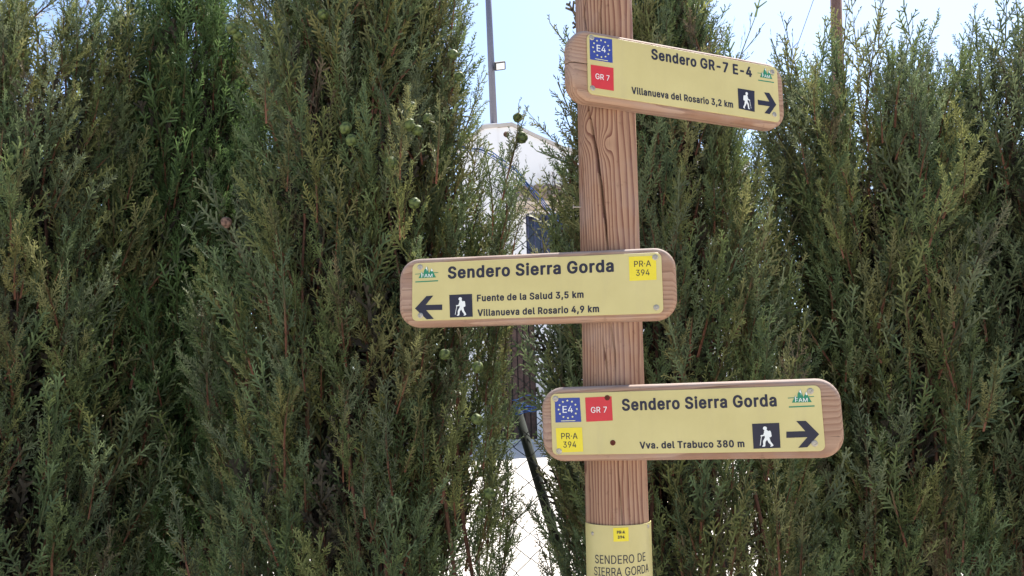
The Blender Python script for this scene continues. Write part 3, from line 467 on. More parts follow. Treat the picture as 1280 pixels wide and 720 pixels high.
def make_sign(c, yaw, tilt, pw, ph, ml, mr, mt, mb, label, seed, pith, split=False, rad=.042):
    s = Sign(); s.c = np.array(c); s.x, s.y, s.z = frame(c, yaw, tilt)
    mw = Matrix([[s.x[i], s.y[i], s.z[i], s.c[i]] for i in range(3)] + [[0, 0, 0, 1]])
    s.o = empty('direction_sign', c, label, 'sign', 'trail direction boards on the wooden post', mw)
    bw, bh = pw+ml+mr, ph+mt+mb; ox, oz = (mr-ml)/2, (mt-mb)/2
    bm = bmesh.new(); prof = [(.005, .036), (.0012, .0335), (0, .030), (0, .013)] + [(.0095*(1-math.cos(R(a_))), .013-.0105*math.sin(R(a_))) for a_ in (20, 38, 55, 72, 90)]
    rings = [[bm.verts.new((x+ox, y, z+oz)) for x, z in rrect(bw, bh, rad, 9, ins)] for ins, y in prof]
    n = len(rings[0])
    for a_, b_ in zip(rings, rings[1:]):
        for k in range(n): bm.faces.new((a_[k], a_[(k+1) % n], b_[(k+1) % n], b_[k]))
    bm.faces.new(rings[0]); bm.faces.new(rings[-1][::-1])
    wm = wood('board_wood', 0, pith, .0068, (.43, .272, .178), (.29, .163, .105), GR, seed)
    bo = bmobj('wooden_board', bm, wm, s.o)
    if split:                                   # drying split running in from the left end
        bm = bmesh.new(); v = [bm.verts.new(p) for p in ((ox-bw/2-.01, -.01, oz-.004), (ox-bw/2-.01, -.01, oz-.0005), (ox-bw/2+.16, -.01, oz+.001),
              (ox-bw/2-.01, .030, oz+.004), (ox-bw/2-.01, .030, oz+.0055), (ox-bw/2+.16, .030, oz+.006))]
        for f in ((0, 1, 2), (5, 4, 3), (0, 3, 4, 1), (1, 4, 5, 2), (2, 5, 3, 0)): bm.faces.new([v[i] for i in f])
        cut = bmobj('cut', bm, wm, s.o); md = bo.modifiers.new('b', 'BOOLEAN'); md.object = cut; md.solver = 'EXACT'; md.operation = 'DIFFERENCE'
        bpy.context.view_layer.update(); dg = bpy.context.evaluated_depsgraph_get()
        me = bpy.data.meshes.new_from_object(bo.evaluated_get(dg)); bo.modifiers.clear(); bo.data = me
        bpy.data.objects.remove(cut)
    bm = bmesh.new(); prof = [(0, .0022), (0, .0006), (.0004, .0001), (.0010, 0)]
    rings = [[bm.verts.new((x, y, z)) for x, z in rrect(pw, ph, .011, 7, ins)] for ins, y in prof]; n = len(rings[0])
    for a_, b_ in zip(rings, rings[1:]):
        for k in range(n): bm.faces.new((a_[k], a_[(k+1) % n], b_[(k+1) % n], b_[k]))
    bm.faces.new(rings[-1][::-1]); bm.faces.new(rings[0])
    s.plate = bmobj('face_plate', bm, M['panel'], s.o)
    return s
TB, SB = .030, .022
# --- upper sign
s1 = make_sign((.3848, 1.6225, 2.2825), .3707, -.0172, .475, .1292, .037, .019, .010, .013, 'topmost cream trail sign reading Sendero GR-7 E-4 with right arrow, turned sideways', 1.7, (0, .045, -.035), True)
z1 = lambda pts: zoomed(pts, 690, 0, 4)
lettering(s1, 'Sendero GR-7 E-4', (814.2, 74.0), (940, 96.8), 13.4, TB, M['ink'], s1.plate)
lettering(s1, 'Villanueva del Rosario 3,2 km', (789.5, 117.2), (916.5, 135), 8.8, SB, M['ink'], s1.plate)
badge_e4(s1, z1([(187, 182), (300, 197), (303, 315), (190, 297)]))
badge_text(s1, z1([(193, 323), (307, 340), (309, 455), (197, 437)]), M['red'], [('GR 7', .62, .24, .02)], M['white'])
badge_hiker(s1, z1([(928, 441), (1012, 455), (1013, 560), (933, 543)]), False)
arrow(s1, z1([(1028, 499), (1086, 508), (1060, 462), (1086, 465), (1121, 524), (1088, 571), (1062, 566), (1088, 532), (1030, 524)]))
fam(s1, (957, 93.6), 20, 18)
for p in z1([(198, 188), (203, 441), (1101, 361), (1112, 573)]): screw(s1, p)
# --- middle sign
s2 = make_sign((.0433, 1.5907, 1.8378), -.1904, -.0125, .5095, .1205, .030, .027, .011, .012, 'cream trail sign reading Sendero Sierra Gorda with left arrow and two distances', 4.1, (0, .06, .03))
z2 = lambda pts: zoomed(pts, 480, 290, 3.3333)
lettering(s2, 'Sendero Sierra Gorda', (559.8, 348.6), (767.4, 339.8), 15.2, TB, M['ink'], s2.plate)
lettering(s2, 'Fuente de la Salud 3,5 km', (596.2, 377), (729.6, 372.3), 8.6, SB, M['ink'], s2.plate)
lettering(s2, 'Villanueva del Rosario 4,9 km', (597, 395.4), (749, 390.2), 8.6, SB, M['ink'], s2.plate)
badge_text(s2, z2([(1020, 103), (1133, 99), (1136, 199), (1023, 204)]), M['yellow'], [('PR·A', .62, .25, .19), ('394', .50, .25, -.18)], M['ink'], .006)
badge_hiker(s2, z2([(272, 262), (367, 258), (370, 353), (275, 357)]), True)
arrow(s2, z2([(129, 319), (177, 267), (206, 265), (174, 304), (243, 302), (243, 325), (176, 326), (208, 362), (178, 364)]))
fam(s2, (533.5, 342.8), 29, 20)
for p in z2([(151, 147), (152, 348), (1130, 106), (1135, 315)]): screw(s2, p)
# --- lower sign
s3 = make_sign((.3148, 1.5318, 1.5674), -.2395, .0059, .5016, .1183, .020, .035, .0125, .013, 'cream trail sign reading Sendero Sierra Gorda with right arrow and three route badges', 7.9, (0, .05, -.05))
z3 = lambda pts: zoomed(pts, 660, 460, 3.168)
lettering(s3, 'Sendero Sierra Gorda', (777.7, 513.6), (971.2, 508), 15.0, TB, M['ink'], s3.plate)
lettering(s3, 'Vva. del Trabuco 380 m', (799.8, 561), (930.8, 559), 8.9, SB, M['ink'], s3.plate)
badge_e4(s3, z3([(106, 120), (205, 117), (211, 213), (109, 216)]))
badge_text(s3, z3([(226, 117), (331, 112), (336, 208), (231, 213)]), M['red'], [('GR 7', .60, .24, -.03)], M['white'], .004)
badge_text(s3, z3([(110, 238), (214, 235), (219, 331), (116, 335)]), M['yellow'], [('PR·A', .62, .25, .16), ('394', .50, .25, -.19)], M['ink'], .006)
badge_hiker(s3, z3([(887, 221), (995, 217), (1000, 316), (893, 320)]), True)
arrow(s3, z3([(1023, 252), (1098, 250), (1062, 210), (1100, 209), (1153, 262), (1106, 314), (1070, 316), (1106, 274), (1023, 277)]))
fam(s3, (1081/3.168+660, 120/3.168+460), 33, 23)
for p in z3([(109, 122), (123, 330), (1118, 92), (1135, 299)]): screw(s3, p)
for p in z3([(314, 118), (336, 296)]): screw(s3, p, 'rust', .0052)
# --- curved plate low on the post
rc = PR+.0022
plate_o = empty('name_plate', (axis_x(1.2), PY, 1.2), 'curved cream plate reading Sendero de Sierra Gorda wrapped round the post', 'sign')
_, zt = post_hit(772, 657, rc)
angs = np.linspace(R(-80), R(86), 96); pv = []; pf = []
for zz in (zt, 1.02):
    for t_ in (0, .0016):
        for a in angs: pv.append((axis_x(zz)-axis_x(1.2)+math.sin(a)*(rc+t_), -math.cos(a)*(rc+t_), zz-1.2))
n = len(angs)
for i in range(n-1):
    pf += [(n+i, n+i+1, 3*n+i+1, 3*n+i), (i+1, i, 2*n+i, 2*n+i+1), (i, i+1, n+i+1, n+i), (2*n+i+1, 2*n+i, 3*n+i, 3*n+i+1)]
pf += [(0, n, 3*n, 2*n), (n-1, 3*n-1, 4*n-1, 2*n-1)]
pl = mesh('plate', pv, pf, M['panel'], plate_o)
def wrap(name, co, fs, a0, z0, a1, z1_, wd, mat, rad):
    out = []
    for x, _, z in co:
        t = x/wd; a = a0+(a1-a0)*t; zz = z0+(z1_-z0)*t+z
        out.append((axis_x(zz)-axis_x(1.2)+math.sin(a)*rad, -math.cos(a)*rad, zz-1.2))
    return mesh(name, out, fs, mat, pl)
rl = rc+.0021
for body, l, r_ in (('SENDERO DE', (744, 703.8), (807, 700.6)), ('SIERRA GORDA', (742.8, 718.8), (810.8, 714.6))):
    a0, za = post_hit(*l, rl); a1, zb = post_hit(*r_, rl); wd = (a1-a0)*rl
    co, fs = text_mesh(body, wd, .0158, -.004); wrap('lettering', co, fs, a0, za, a1, zb, wd, M['ink'], rl)
a0, za = post_hit(766.9, 677, rl); a1, zb = post_hit(786, 676.3, rl); _, zc = post_hit(767, 659.8, rl); wd = (a1-a0)*rl
co = [(wd*i/6, 0, h) for h in (0, zc-za) for i in range(7)]
wrap('route_badge', co, [(i, i+1, i+8, i+7) for i in range(6)], a0, za, a1, zb, wd, M['yellow'], rl)
for body, fr, oz in (('PR·A', .52, .56), ('394', .44, .20)):
    w2 = wd*fr; co, fs = text_mesh(body, w2, (zc-za)*.22, .02); co = co + np.array([wd*(1-fr)/2, 0, (zc-za)*oz])
    wrap('lettering', co, fs, a0, za, a1, zb, wd, M['ink'], rl+.0006)
for x, y in ((740.5, 667), (810.3, 658)):
    a, zz = post_hit(x, y, rl); bm = bmesh.new(); dv = Vector((math.sin(a), -math.cos(a), 0)); p0 = Vector((axis_x(zz)-axis_x(1.2), 0, zz-1.2))+dv*rc
    tube(bm, [p0, p0+dv*.0022, p0+dv*.0034], [.0038, .0038, .0022], 14); bmobj('screw', bm, M['screw'], pl)

# ------------------------------------------------------------------ house behind the fence
HY = 11.0
def hp(px, py, Y=HY): p = at(px, py, Y); return p[0], p[2]
def cut_out(ob, boxes):
    bm = bmesh.new()
    for lo, hi in boxes: box(bm, lo, hi)
    cut = bmobj('cut', bm, M['wall']); md = ob.modifiers.new('b', 'BOOLEAN'); md.object = cut; md.solver = 'EXACT'; md.operation = 'DIFFERENCE'
    bpy.context.view_layer.update(); dg = bpy.context.evaluated_depsgraph_get()
    me = bpy.data.meshes.new_from_object(ob.evaluated_get(dg)); ob.modifiers.clear(); ob.data = me; bpy.data.objects.remove(cut)
house = empty('white_house', (0, 0, 0), 'white limewashed house with sloping roofline behind the hedge', 'house')
outl = [hp(*p) for p in ((572, 190), (603, 162), (640, 158), (669, 172), (705, 188), (760, 202), (935, 207))]
bm = bmesh.new(); prism(bm, [(outl[-1][0], .9)] + outl[::-1] + [(outl[0][0], .9)], HY, HY+6)
wallo = bmobj('wall', bm, M['wall'], house)
(wx0, wz1), (wx1, wz0) = hp(657, 266), hp(714, 322)
(dx0, dz1), (dx1, dz0) = hp(608, 352), hp(672, 549)
cut_out(wallo, [((wx0, HY-.5, wz0), (wx1, HY+.18, wz1)), ((dx0, HY-.5, dz0), (dx1, HY+.16, dz1))])
# stained limewash
wn = M['wall'].node_tree; wb = wn.nodes['Principled BSDF']; wco = objco(wn)
st = ramp(wn, noise(wn, mapping(wn, wco, (0, 0, 0), (0, 0, 0), (1, 1, .45)), 2.6, 8, .7), [(.52, (.78, .76, .75)), (.68, (.55, .50, .47))])
wn.links.new(st, wb.inputs['Base Color'])
bm = bmesh.new()
ro = [(x, z+.004) for x, z in outl]; prism(bm, [(x+(.02 if i == len(ro)-1 else -.02 if i == 0 else 0), z) for i, (x, z) in enumerate(ro)] + [(x+(.02 if i == 0 else -.02 if i == len(ro)-1 else 0), z+.05) for i, (x, z) in enumerate(ro[::-1])], HY-.03, HY+6.03)
bmobj('roof', bm, plain('roof_mortar', (.50, .45, .41), .9, .1, .15, 8), house)
win = mesh('window', [(wx0, HY+.15, wz0), (wx1, HY+.15, wz0), (wx1, HY+.15, wz1), (wx0, HY+.15, wz1)], [(0, 1, 2, 3)], M['glass'], house)
bm = bmesh.new()
for lo, hi in (((wx0+.003, HY+.10, wz0+.003), (wx0+.04, HY+.145, wz1-.003)), ((wx1-.04, HY+.10, wz0+.003), (wx1-.003, HY+.145, wz1-.003)),
               (((wx0+wx1)/2-.02, HY+.102, wz0+.045), ((wx0+wx1)/2+.02, HY+.142, wz1-.045)), ((wx0+.042, HY+.104, wz0+.003), (wx1-.042, HY+.143, wz0+.04)), ((wx0+.042, HY+.104, wz1-.04), (wx1-.042, HY+.143, wz1-.003))): box(bm, lo, hi)
bmobj('frame', bm, M['bars'], win)
for i in range(7):
    x = wx0+.03+(wx1-wx0-.06)*i/6; bm = bmesh.new(); tube(bm, [(x, HY+.03, wz0+.002), (x, HY+.03, wz1-.002)], .010, 6); bmobj('bar', bm, M['bars'], win)
# tiled canopy above the window
can = empty('c', (0, 0, 0), None, None); can.name = 'window_canopy'; can.parent = house
(cx0, cz0), (cx1, cz1) = hp(643, 258), hp(727, 236)
bm = bmesh.new(); box(bm, (cx0, HY-.34, cz0-.075), (cx1, HY+.0, cz0-.012), .006); bmobj('ledge', bm, plain('cream_ledge', (.62, .52, .42), .9, .1, .1, 12), can)
tile_me = None; nt_ = 7
for row in range(2):
    for i in range(nt_):
        if tile_me is None:
            bm = bmesh.new(); pw = (cx1-cx0)/nt_; L = .235; dz = .15; top, bot = [], []
            for e, (yy, zz) in enumerate(((0, 0), (L, dz))):
                rw = pw*(.56 if e == 0 else .48)
                top.append([bm.verts.new((math.cos(t)*rw, yy, zz+math.sin(t)*rw*.75)) for t in np.linspace(0, math.pi, 9)])
                bot.append([bm.verts.new((math.cos(t)*(rw-.016), yy, zz+math.sin(t)*(rw-.016)*.75)) for t in np.linspace(0, math.pi, 9)])
            for k in range(8):
                bm.faces.new((top[0][k], top[0][k+1], top[1][k+1], top[1][k])); bm.faces.new((bot[0][k+1], bot[0][k], bot[1][k], bot[1][k+1]))
                for e in (0, 1): bm.faces.new((top[e][k], top[e][k+1], bot[e][k+1], bot[e][k]))
            for e in (0, 8): bm.faces.new((top[0][e], top[1][e], bot[1][e], bot[0][e]))
            o = bmobj('roof_tile', bm, M['clay'], can, True); tile_me = o.data
        else: o = put('roof_tile', tile_me, can)
        o.location = (cx0+(i+.5)*(cx1-cx0)/nt_, HY-.40+row*.185, cz0+.0+row*.135); o.rotation_euler = (0, 0, R(random.Random(i+row*9).uniform(-2, 2)))
door = mesh('door', [(dx0, HY+.14, dz0), (dx1, HY+.14, dz0), (dx1, HY+.14, dz1), (dx0, HY+.14, dz1)], [(0, 1, 2, 3)], M['black'], house)
npk = 8
for i in range(npk):
    bm = bmesh.new(); x = dx0+(dx1-dx0)*i/npk; off = (i*7 % 3)*.006
    box(bm, (x+.006, HY+.10-off, dz0+.01), (x+(dx1-dx0)/npk-.006, HY+.135, dz1-.01), .004); bmobj('plank', bm, M['door'], door)
bm = bmesh.new(); (bx0, bz0), (bx1, bz1) = hp(605, 190), hp(622.5, 154); box(bm, (bx0, HY-.012, bz0), (bx1, HY+.20, bz1), .01); bmobj('pillar', bm, M['wall'], house)

# lamp pole on the pillar
lx, lz = hp(617.3, 155); tx, tz = hp(606.5, -90)
lamp = empty('lamp_pole', (lx, HY+.1, lz), 'blue grey steel pole with a small floodlight rising from the white house', 'pole')
bm = bmesh.new(); pts = [(0, 0, -.04), ((tx-lx)*.5, 0, (tz-lz)*.5), (tx-lx, 0, tz-lz)]; tube(bm, pts, [.053, .047, .042], 14); bmobj('shaft', bm, M['steel'], lamp, True)
fx, fz = hp(624.5, 81.5); ax_, az_ = hp(614.2, 85)
bm = bmesh.new(); tube(bm, [(ax_-lx, 0, az_-lz), (fx-lx-.05, -.06, fz-lz+.01)], .012, 8); bmobj('bracket', bm, M['black'], lamp)
bm = bmesh.new(); box(bm, (-.085, -.03, -.06), (.085, .03, .06), .008); fl = bmobj('floodlight', bm, M['black'], lamp)
fl.location = (fx-lx, -.08, fz-lz); fl.rotation_euler = (R(35), R(-14), R(18))
bm = bmesh.new(); box(bm, (-.064, -.0335, -.044), (.064, -.0305, .044)); bmobj('lens', bm, M['lamp'], fl)

# utility pole and guy wire behind the right hedge
UY = 12.5
pa, pb = at(1046.3, 60, UY), at(1045, 0, UY); uz = gz(0, UY); ux = pa[0]+(pa[0]-pb[0])*(uz-pa[2])/(pa[2]-pb[2]); u2 = pb+(pb-pa)*2.5
up_ = empty('utility_pole', (ux, UY, uz), 'reddish brown wooden utility pole beyond the right hand hedge', 'pole')
bm = bmesh.new(); tube(bm, [(0, 0, -.3), ((u2[0]-ux)*.5, 0, (u2[2]-uz)*.5), (u2[0]-ux, 0, u2[2]-uz)], [.11, .095, .085], 16)
bmobj('shaft', bm, wood('pole_wood', 2, (.03, .02, 0), .012, (.22, .105, .07), (.11, .045, .03), (.2, .15, .13), 5.5), up_, True)
g0, g1 = at(1040, -66, UY), at(815, 545, UY); bm = bmesh.new()
pts = [Vector(g0).lerp(Vector(g1), t) + Vector((0, 0, -.10*math.sin(math.pi*t))) for t in np.linspace(0, 1, 9)]
tube(bm, pts, .0055, 6); tag(bmobj('guy_wire', bm, M['steel']), 'thin stay wire slanting down from the utility pole', 'wire')

# ------------------------------------------------------------------ chain link fence with blue cord
FY = 2.95
fence = empty('chain_link_fence', (0, FY, gz(0, FY)), 'rusty grey chain link fence running behind the cypress hedge', 'fence')
z0f, z1f = gz(0, FY)-.02, 2.15
def lozenge(name, x0, x1, za, zb, cw, ch, rad, mat, parent, Y, topfn=None, jit=.0):
    """interlocked zigzag wires"""
    rgf = np.random.default_rng(5); V, Fc = [], []
    nxw = int((x1-x0)/cw); nz = int((zb-za)/(ch/2))
    for i in range(nxw):
        for sgn in (1,):
            P_ = []
            for k in range(nz+1):
                x = x0+cw*(i+.5) + (cw/2 if (k+i) % 2 == 0 else -cw/2)*1.04; z = za+k*ch/2
                if topfn is not None and z > topfn(x): break
                jx, jz = (rgf.normal(0, jit, 2) if jit else (0, 0))
                P_.append((x+jx, Y+(.0022 if k % 2 == 0 else -.0022)+.02*math.sin(x*3)+.015*math.sin(z*4), z+jz))
            for p, q in zip(P_, P_[1:]):
                p, q = np.array(p), np.array(q); d = (q-p)/np.linalg.norm(q-p); s_ = np.array([0, 1., 0]); t_ = np.cross(d, s_); b0 = len(V)
                for e in (p, q):
                    for a in (0, 2.0944, 4.18879): V.append(e+rad*(s_*math.cos(a)+t_*math.sin(a)))
                Fc += [(b0+a, b0+(a+1) % 3, b0+3+(a+1) % 3, b0+3+a) for a in range(3)]
    o = mesh(name, V, Fc, mat, parent); return o
def ftop(x):      # fence sags to the right of the left hedge
    return float(np.interp(x, [-.35, -.1, .02, .17, .4, .8], [2.62, 2.58, 2.50, 2.30, 2.20, 2.15]))
lz_ = lozenge('wire_mesh', -2.4, 2.4, 0, 2.0, .052, .088, .0018, M['wire'], fence, 0, lambda x: ftop(x)-z0f, .0016); lz_.location = (0, 0, z0f-gz(0, FY)); tag(lz_, kind='stuff')
for x in (-1.75, 1.65):
    bm = bmesh.new(); tube(bm, [(x, .04, -.4), (x, .04, 1.6)], .021, 12); bmobj('fence_post', bm, M['tube'], fence, True)
b0, b1 = at(646, 512, FY+.05), at(688, 652, FY+.03)
dd = b1-b0; b1 = b0+dd*2.0
bm = bmesh.new(); off = np.array([0, FY, gz(0, FY)]); tube(bm, [b0-off, b1-off], .0185, 12); bmobj('leaning_brace', bm, M['tube'], fence, True)
# blue cord netting tied along the fence top and lower down
def cord(pts, rad, parent, name='cord', seg=6):
    bm = bmesh.new(); tube(bm, pts, rad, seg); return bmobj(name, bm, M['rope'], parent, True)
net = empty('blue_netting', (.1, FY, gz(0, FY)), 'frayed blue cord netting tied along the wire fence', 'netting')
rgc = random.Random(12); noff = np.array([.1, FY, gz(0, FY)])
for k in range(4):
    P_ = []
    for t in np.linspace(0, 1, 26):
        px, py = 575+(930-575)*t, 0
        x = at(px, 250, FY)[0]; P_.append((x, -.015+rgc.uniform(-.01, .01), ftop(x)-noff[2]+rgc.uniform(-.010, .010)-k*.006))
    P_ = [(p[0]-noff[0], p[1], p[2]) for p in P_]
    cord(P_, .0020, net)
lz2 = lozenge('net', -.05, 1.0, 0, .17, .030, .05, .0009, M['rope'], net, -.02, None, .005)
for v in lz2.data.vertices: v.co.z += ftop(v.co.x+.0) - noff[2] - .17; v.co.x -= noff[0]
tag(lz2, kind='stuff')
for k in range(9):
    xs_ = sorted(rgc.uniform(.0, .16) for _ in range(2)); p0 = at(640+rgc.uniform(0, 6), 508+rgc.uniform(-14, 14), FY-.03); p1 = at(690, 508+rgc.uniform(-12, 6), FY-.03)
    P_ = [p0+(p1-p0)*t+np.array([0, rgc.uniform(-.012, .012), rgc.uniform(-.010, .010)]) - noff for t in np.linspace(0, 1, 9)]
    cord(P_, .0014, net)
for k in range(7):
    p0 = at(862+rgc.uniform(-4, 12), 322+rgc.uniform(-5, 5), FY-.03); P_ = [p0-noff]
    for _ in range(6): P_.append(P_[-1]+np.array([rgc.uniform(-.018, .018), rgc.uniform(-.01, .01), -rgc.uniform(.01, .035)]))
    cord(P_, .0016, net)

# ------------------------------------------------------------------ cypress hedge
fm, fnt, fb = nmat('cypress_foliage', .6, .25)
vc = fnt.nodes.new('ShaderNodeVertexColor'); vc.layer_name = 'tone'
fnt.links.new(vc.outputs[0], fb.inputs['Base Color'])
tr = fnt.nodes.new('ShaderNodeBsdfTranslucent'); fnt.links.new(vc.outputs[0], tr.inputs[0])
mx = fnt.nodes.new('ShaderNodeMixShader'); mx.inputs[0].default_value = .30
fnt.links.new(fb.outputs[0], mx.inputs[1]); fnt.links.new(tr.outputs[0], mx.inputs[2])
fnt.links.new(mx.outputs[0], fnt.nodes['Material Output'].inputs[0])
M['bark'] = plain('cypress_bark', (.17, .085, .055), .85, .15, .35, 60, 0, .4)

def unit(v): return v/np.maximum(np.linalg.norm(v, axis=-1, keepdims=True), 1e-9)
def spray(seed, L=.27, n1=14, open_=1.0, step=.0088, k_w=1.0):
    """one plume of a cypress: stem, ascending shoots, forked scale-leaf twigs, as narrow strips (t: 0 wood .. 1 tip)"""
    rg = np.random.default_rng(seed); out = []
    bend = rg.normal(0, .09, 2); up = np.array([0, 0, 1.])
    def ax(t): return np.array([bend[0]*t*t*L, bend[1]*t*t*L, t*L])
    ts = np.linspace(0, 1, 5)
    for a, b in zip(ts, ts[1:]):
        for _ in range(2): out.append((ax(a), ax(b), .0034*(1-a)+.0028, .0034*(1-b)+.0026, .1+.8*max(0, a-.2)/.8, .1+.8*max(0, b-.2)/.8, rg.normal(0, 1, 3)))
    ga = rg.uniform(0, 6.28)
    for i in range(n1+1):
        t = .03+.95*(i+rg.uniform(-.3, .3))/n1; t = min(max(t, .02), 1)
        ga += 2.4+rg.normal(0, .5)
        l1 = (L*.36*(1-t)**.8+.026)*rg.uniform(.55, 1.2)*open_
        tilt = rg.normal(.64, .12)*(1-.30*t)
        if i == n1: tilt = .1; t = 1.0
        side = np.array([math.cos(ga), math.sin(ga), 0])
        m = max(2, int(l1/step)); pts = [ax(t)]; d = side*math.sin(tilt)+up*math.cos(tilt)
        for k in range(m):
            d = unit(d+up*.05+rg.normal(0, .07, 3)); pts.append(pts[-1]+d*(l1/m))
        tb = .28+.45*t; pl = unit(np.cross(d, rg.normal(0, 1, 3))); nr = unit(np.cross(d, pl))
        for k in range(0, m, 2):
            e = min(k+2, m); f0, f1 = k/m, e/m
            out.append((pts[k], pts[e], (.0014*(1-f0)+.0025)*k_w, (.0014*(1-f1)+.0021)*k_w, tb+(1-tb)*f0, tb+(1-tb)*f1, nr))
        for k in range(1, m+1):
            f = k/m
            for sg in ((1, -1) if rg.random() < .80 else ((1,) if k % 2 else (-1,))):
                l2 = (.015*(1-f)**.8+.0065)*rg.uniform(.65, 1.25)*(1 if k_w < 1.5 else 1.7)
                dk = unit(pts[k]-pts[k-1]); s2 = unit(pl*sg+rg.normal(0, .24, 3)); d2 = unit(dk*.76+s2*.70)
                q0 = pts[k]; q2 = q0+d2*l2
                out.append((q0, q2, .0031*k_w, .0024*k_w, .55, 1, nr+rg.normal(0, .35, 3)))
                if l2 > .0165 and k_w < 1.5:
                    s3 = unit(np.cross(d2, rg.normal(0, 1, 3)))
                    for sg3 in ((1, -1) if l2 > .021 else (rg.choice([-1, 1]),)):
                        q = q0+d2*l2*rg.uniform(.35, .6); e = q+unit(d2*.75+s3*sg3*.7)*l2*rg.uniform(.32, .5)
                        out.append((q, e, .0027*k_w, .0019*k_w, .7, 1, nr+rg.normal(0, .5, 3)))
    p0 = np.array([o[0] for o in out]); p1 = np.array([o[1] for o in out])
    wd = np.array([[o[2], o[3]] for o in out]); tt = np.array([[o[4], o[5]] for o in out])
    s = unit(np.cross(p1-p0, np.array([o[6] for o in out])))
    V = np.stack([p0-s*wd[:, :1]/2, p0+s*wd[:, :1]/2, p1+s*wd[:, 1:]/2, p1-s*wd[:, 1:]/2], 1)   # n,4,3
    T = np.stack([tt[:, 0], tt[:, 0], tt[:, 1], tt[:, 1]], 1)
    return V.astype(np.float32), T.astype(np.float32)
FINE = [spray(100+i) for i in range(9)]
SLIM = [spray(200+i, .29, 16, .7) for i in range(5)]
ROUGH = [spray(300+i, .34, 12, 1.25, .017, 1.6) for i in range(5)]
CORE = [spray(400+i, .36, 12, 1.1, .024, 3.0) for i in range(5)]       # brown inner twigs, added as wide strips to block light through the crown
print('plume quads', [len(v[0]) for v in FINE+SLIM+ROUGH])
WOODC = np.array([.20, .085, .05])
PAL = np.array([[.101, .129, .045], [.096, .123, .056], [.129, .141, .048], [.084, .116, .048], [.135, .134, .052], [.101, .118, .060]])*1.08
class Crown:
    def __init__(s, seed): s.V, s.C, s.rg = [], [], np.random.default_rng(seed)
    def plume(s, pos, dirv, scale, lib, tint=None, dead=0.0, yellow=0.0, force=False):
        rg = s.rg; V, T = lib[rg.integers(len(lib))]
        if not force:                    # the gap beside the post and the open sky above it stay clear of branches
            d = np.array(pos)+s.org+unit(np.array(dirv, float))*.14*scale-CAM; zc = d@FW
            px, py = 640+F*(d@RT)/zc, 360-F*(d@UP)/zc
            if (646 < px < 690 and 385 < py < 740) or (598+.1*py < px < 712 and py < 175) or (652 < px < 692 and 175 < py < 320): return
        z = unit(np.array(dirv, float)); a = unit(np.cross(z, rg.normal(0, 1, 3))); b = np.cross(z, a)
        m = np.stack([a, b, z], 0).astype(np.float32)
        W = (V*np.float32(scale))@m+np.array(pos, np.float32)
        base = PAL[rg.integers(len(PAL))]*rg.uniform(.80, 1.22) if tint is None else np.array(tint)*rg.uniform(.85, 1.15)
        base = base*(1-yellow)+np.array([.20, .18, .055])*yellow
        base = base*(1-dead)+np.array([.12, .075, .05])*dead
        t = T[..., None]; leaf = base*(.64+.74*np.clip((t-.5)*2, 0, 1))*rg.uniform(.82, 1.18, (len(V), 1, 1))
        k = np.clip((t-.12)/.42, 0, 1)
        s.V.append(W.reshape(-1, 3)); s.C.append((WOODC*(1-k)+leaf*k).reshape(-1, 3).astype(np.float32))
    def build(s, parent, name='foliage'):
        V = np.concatenate(s.V); C = np.concatenate(s.C); nq = len(V)//4
        me = bpy.data.meshes.new(name); me.vertices.add(len(V)); me.vertices.foreach_set('co', V.ravel())
        me.loops.add(len(V)); me.loops.foreach_set('vertex_index', np.arange(len(V), dtype=np.int32))
        me.polygons.add(nq); me.polygons.foreach_set('loop_start', np.arange(0, nq*4, 4, dtype=np.int32))
        me.update(calc_edges=True); me.materials.append(fm)
        at_ = me.color_attributes.new('tone', 'FLOAT_COLOR', 'POINT'); at_.data.foreach_set('color', np.concatenate([C, np.ones((len(C), 1), np.float32)], 1).ravel())
        o = put(name, me, parent); tag(o, kind='stuff'); Crown.total = getattr(Crown, 'total', 0)+nq*2
        return o

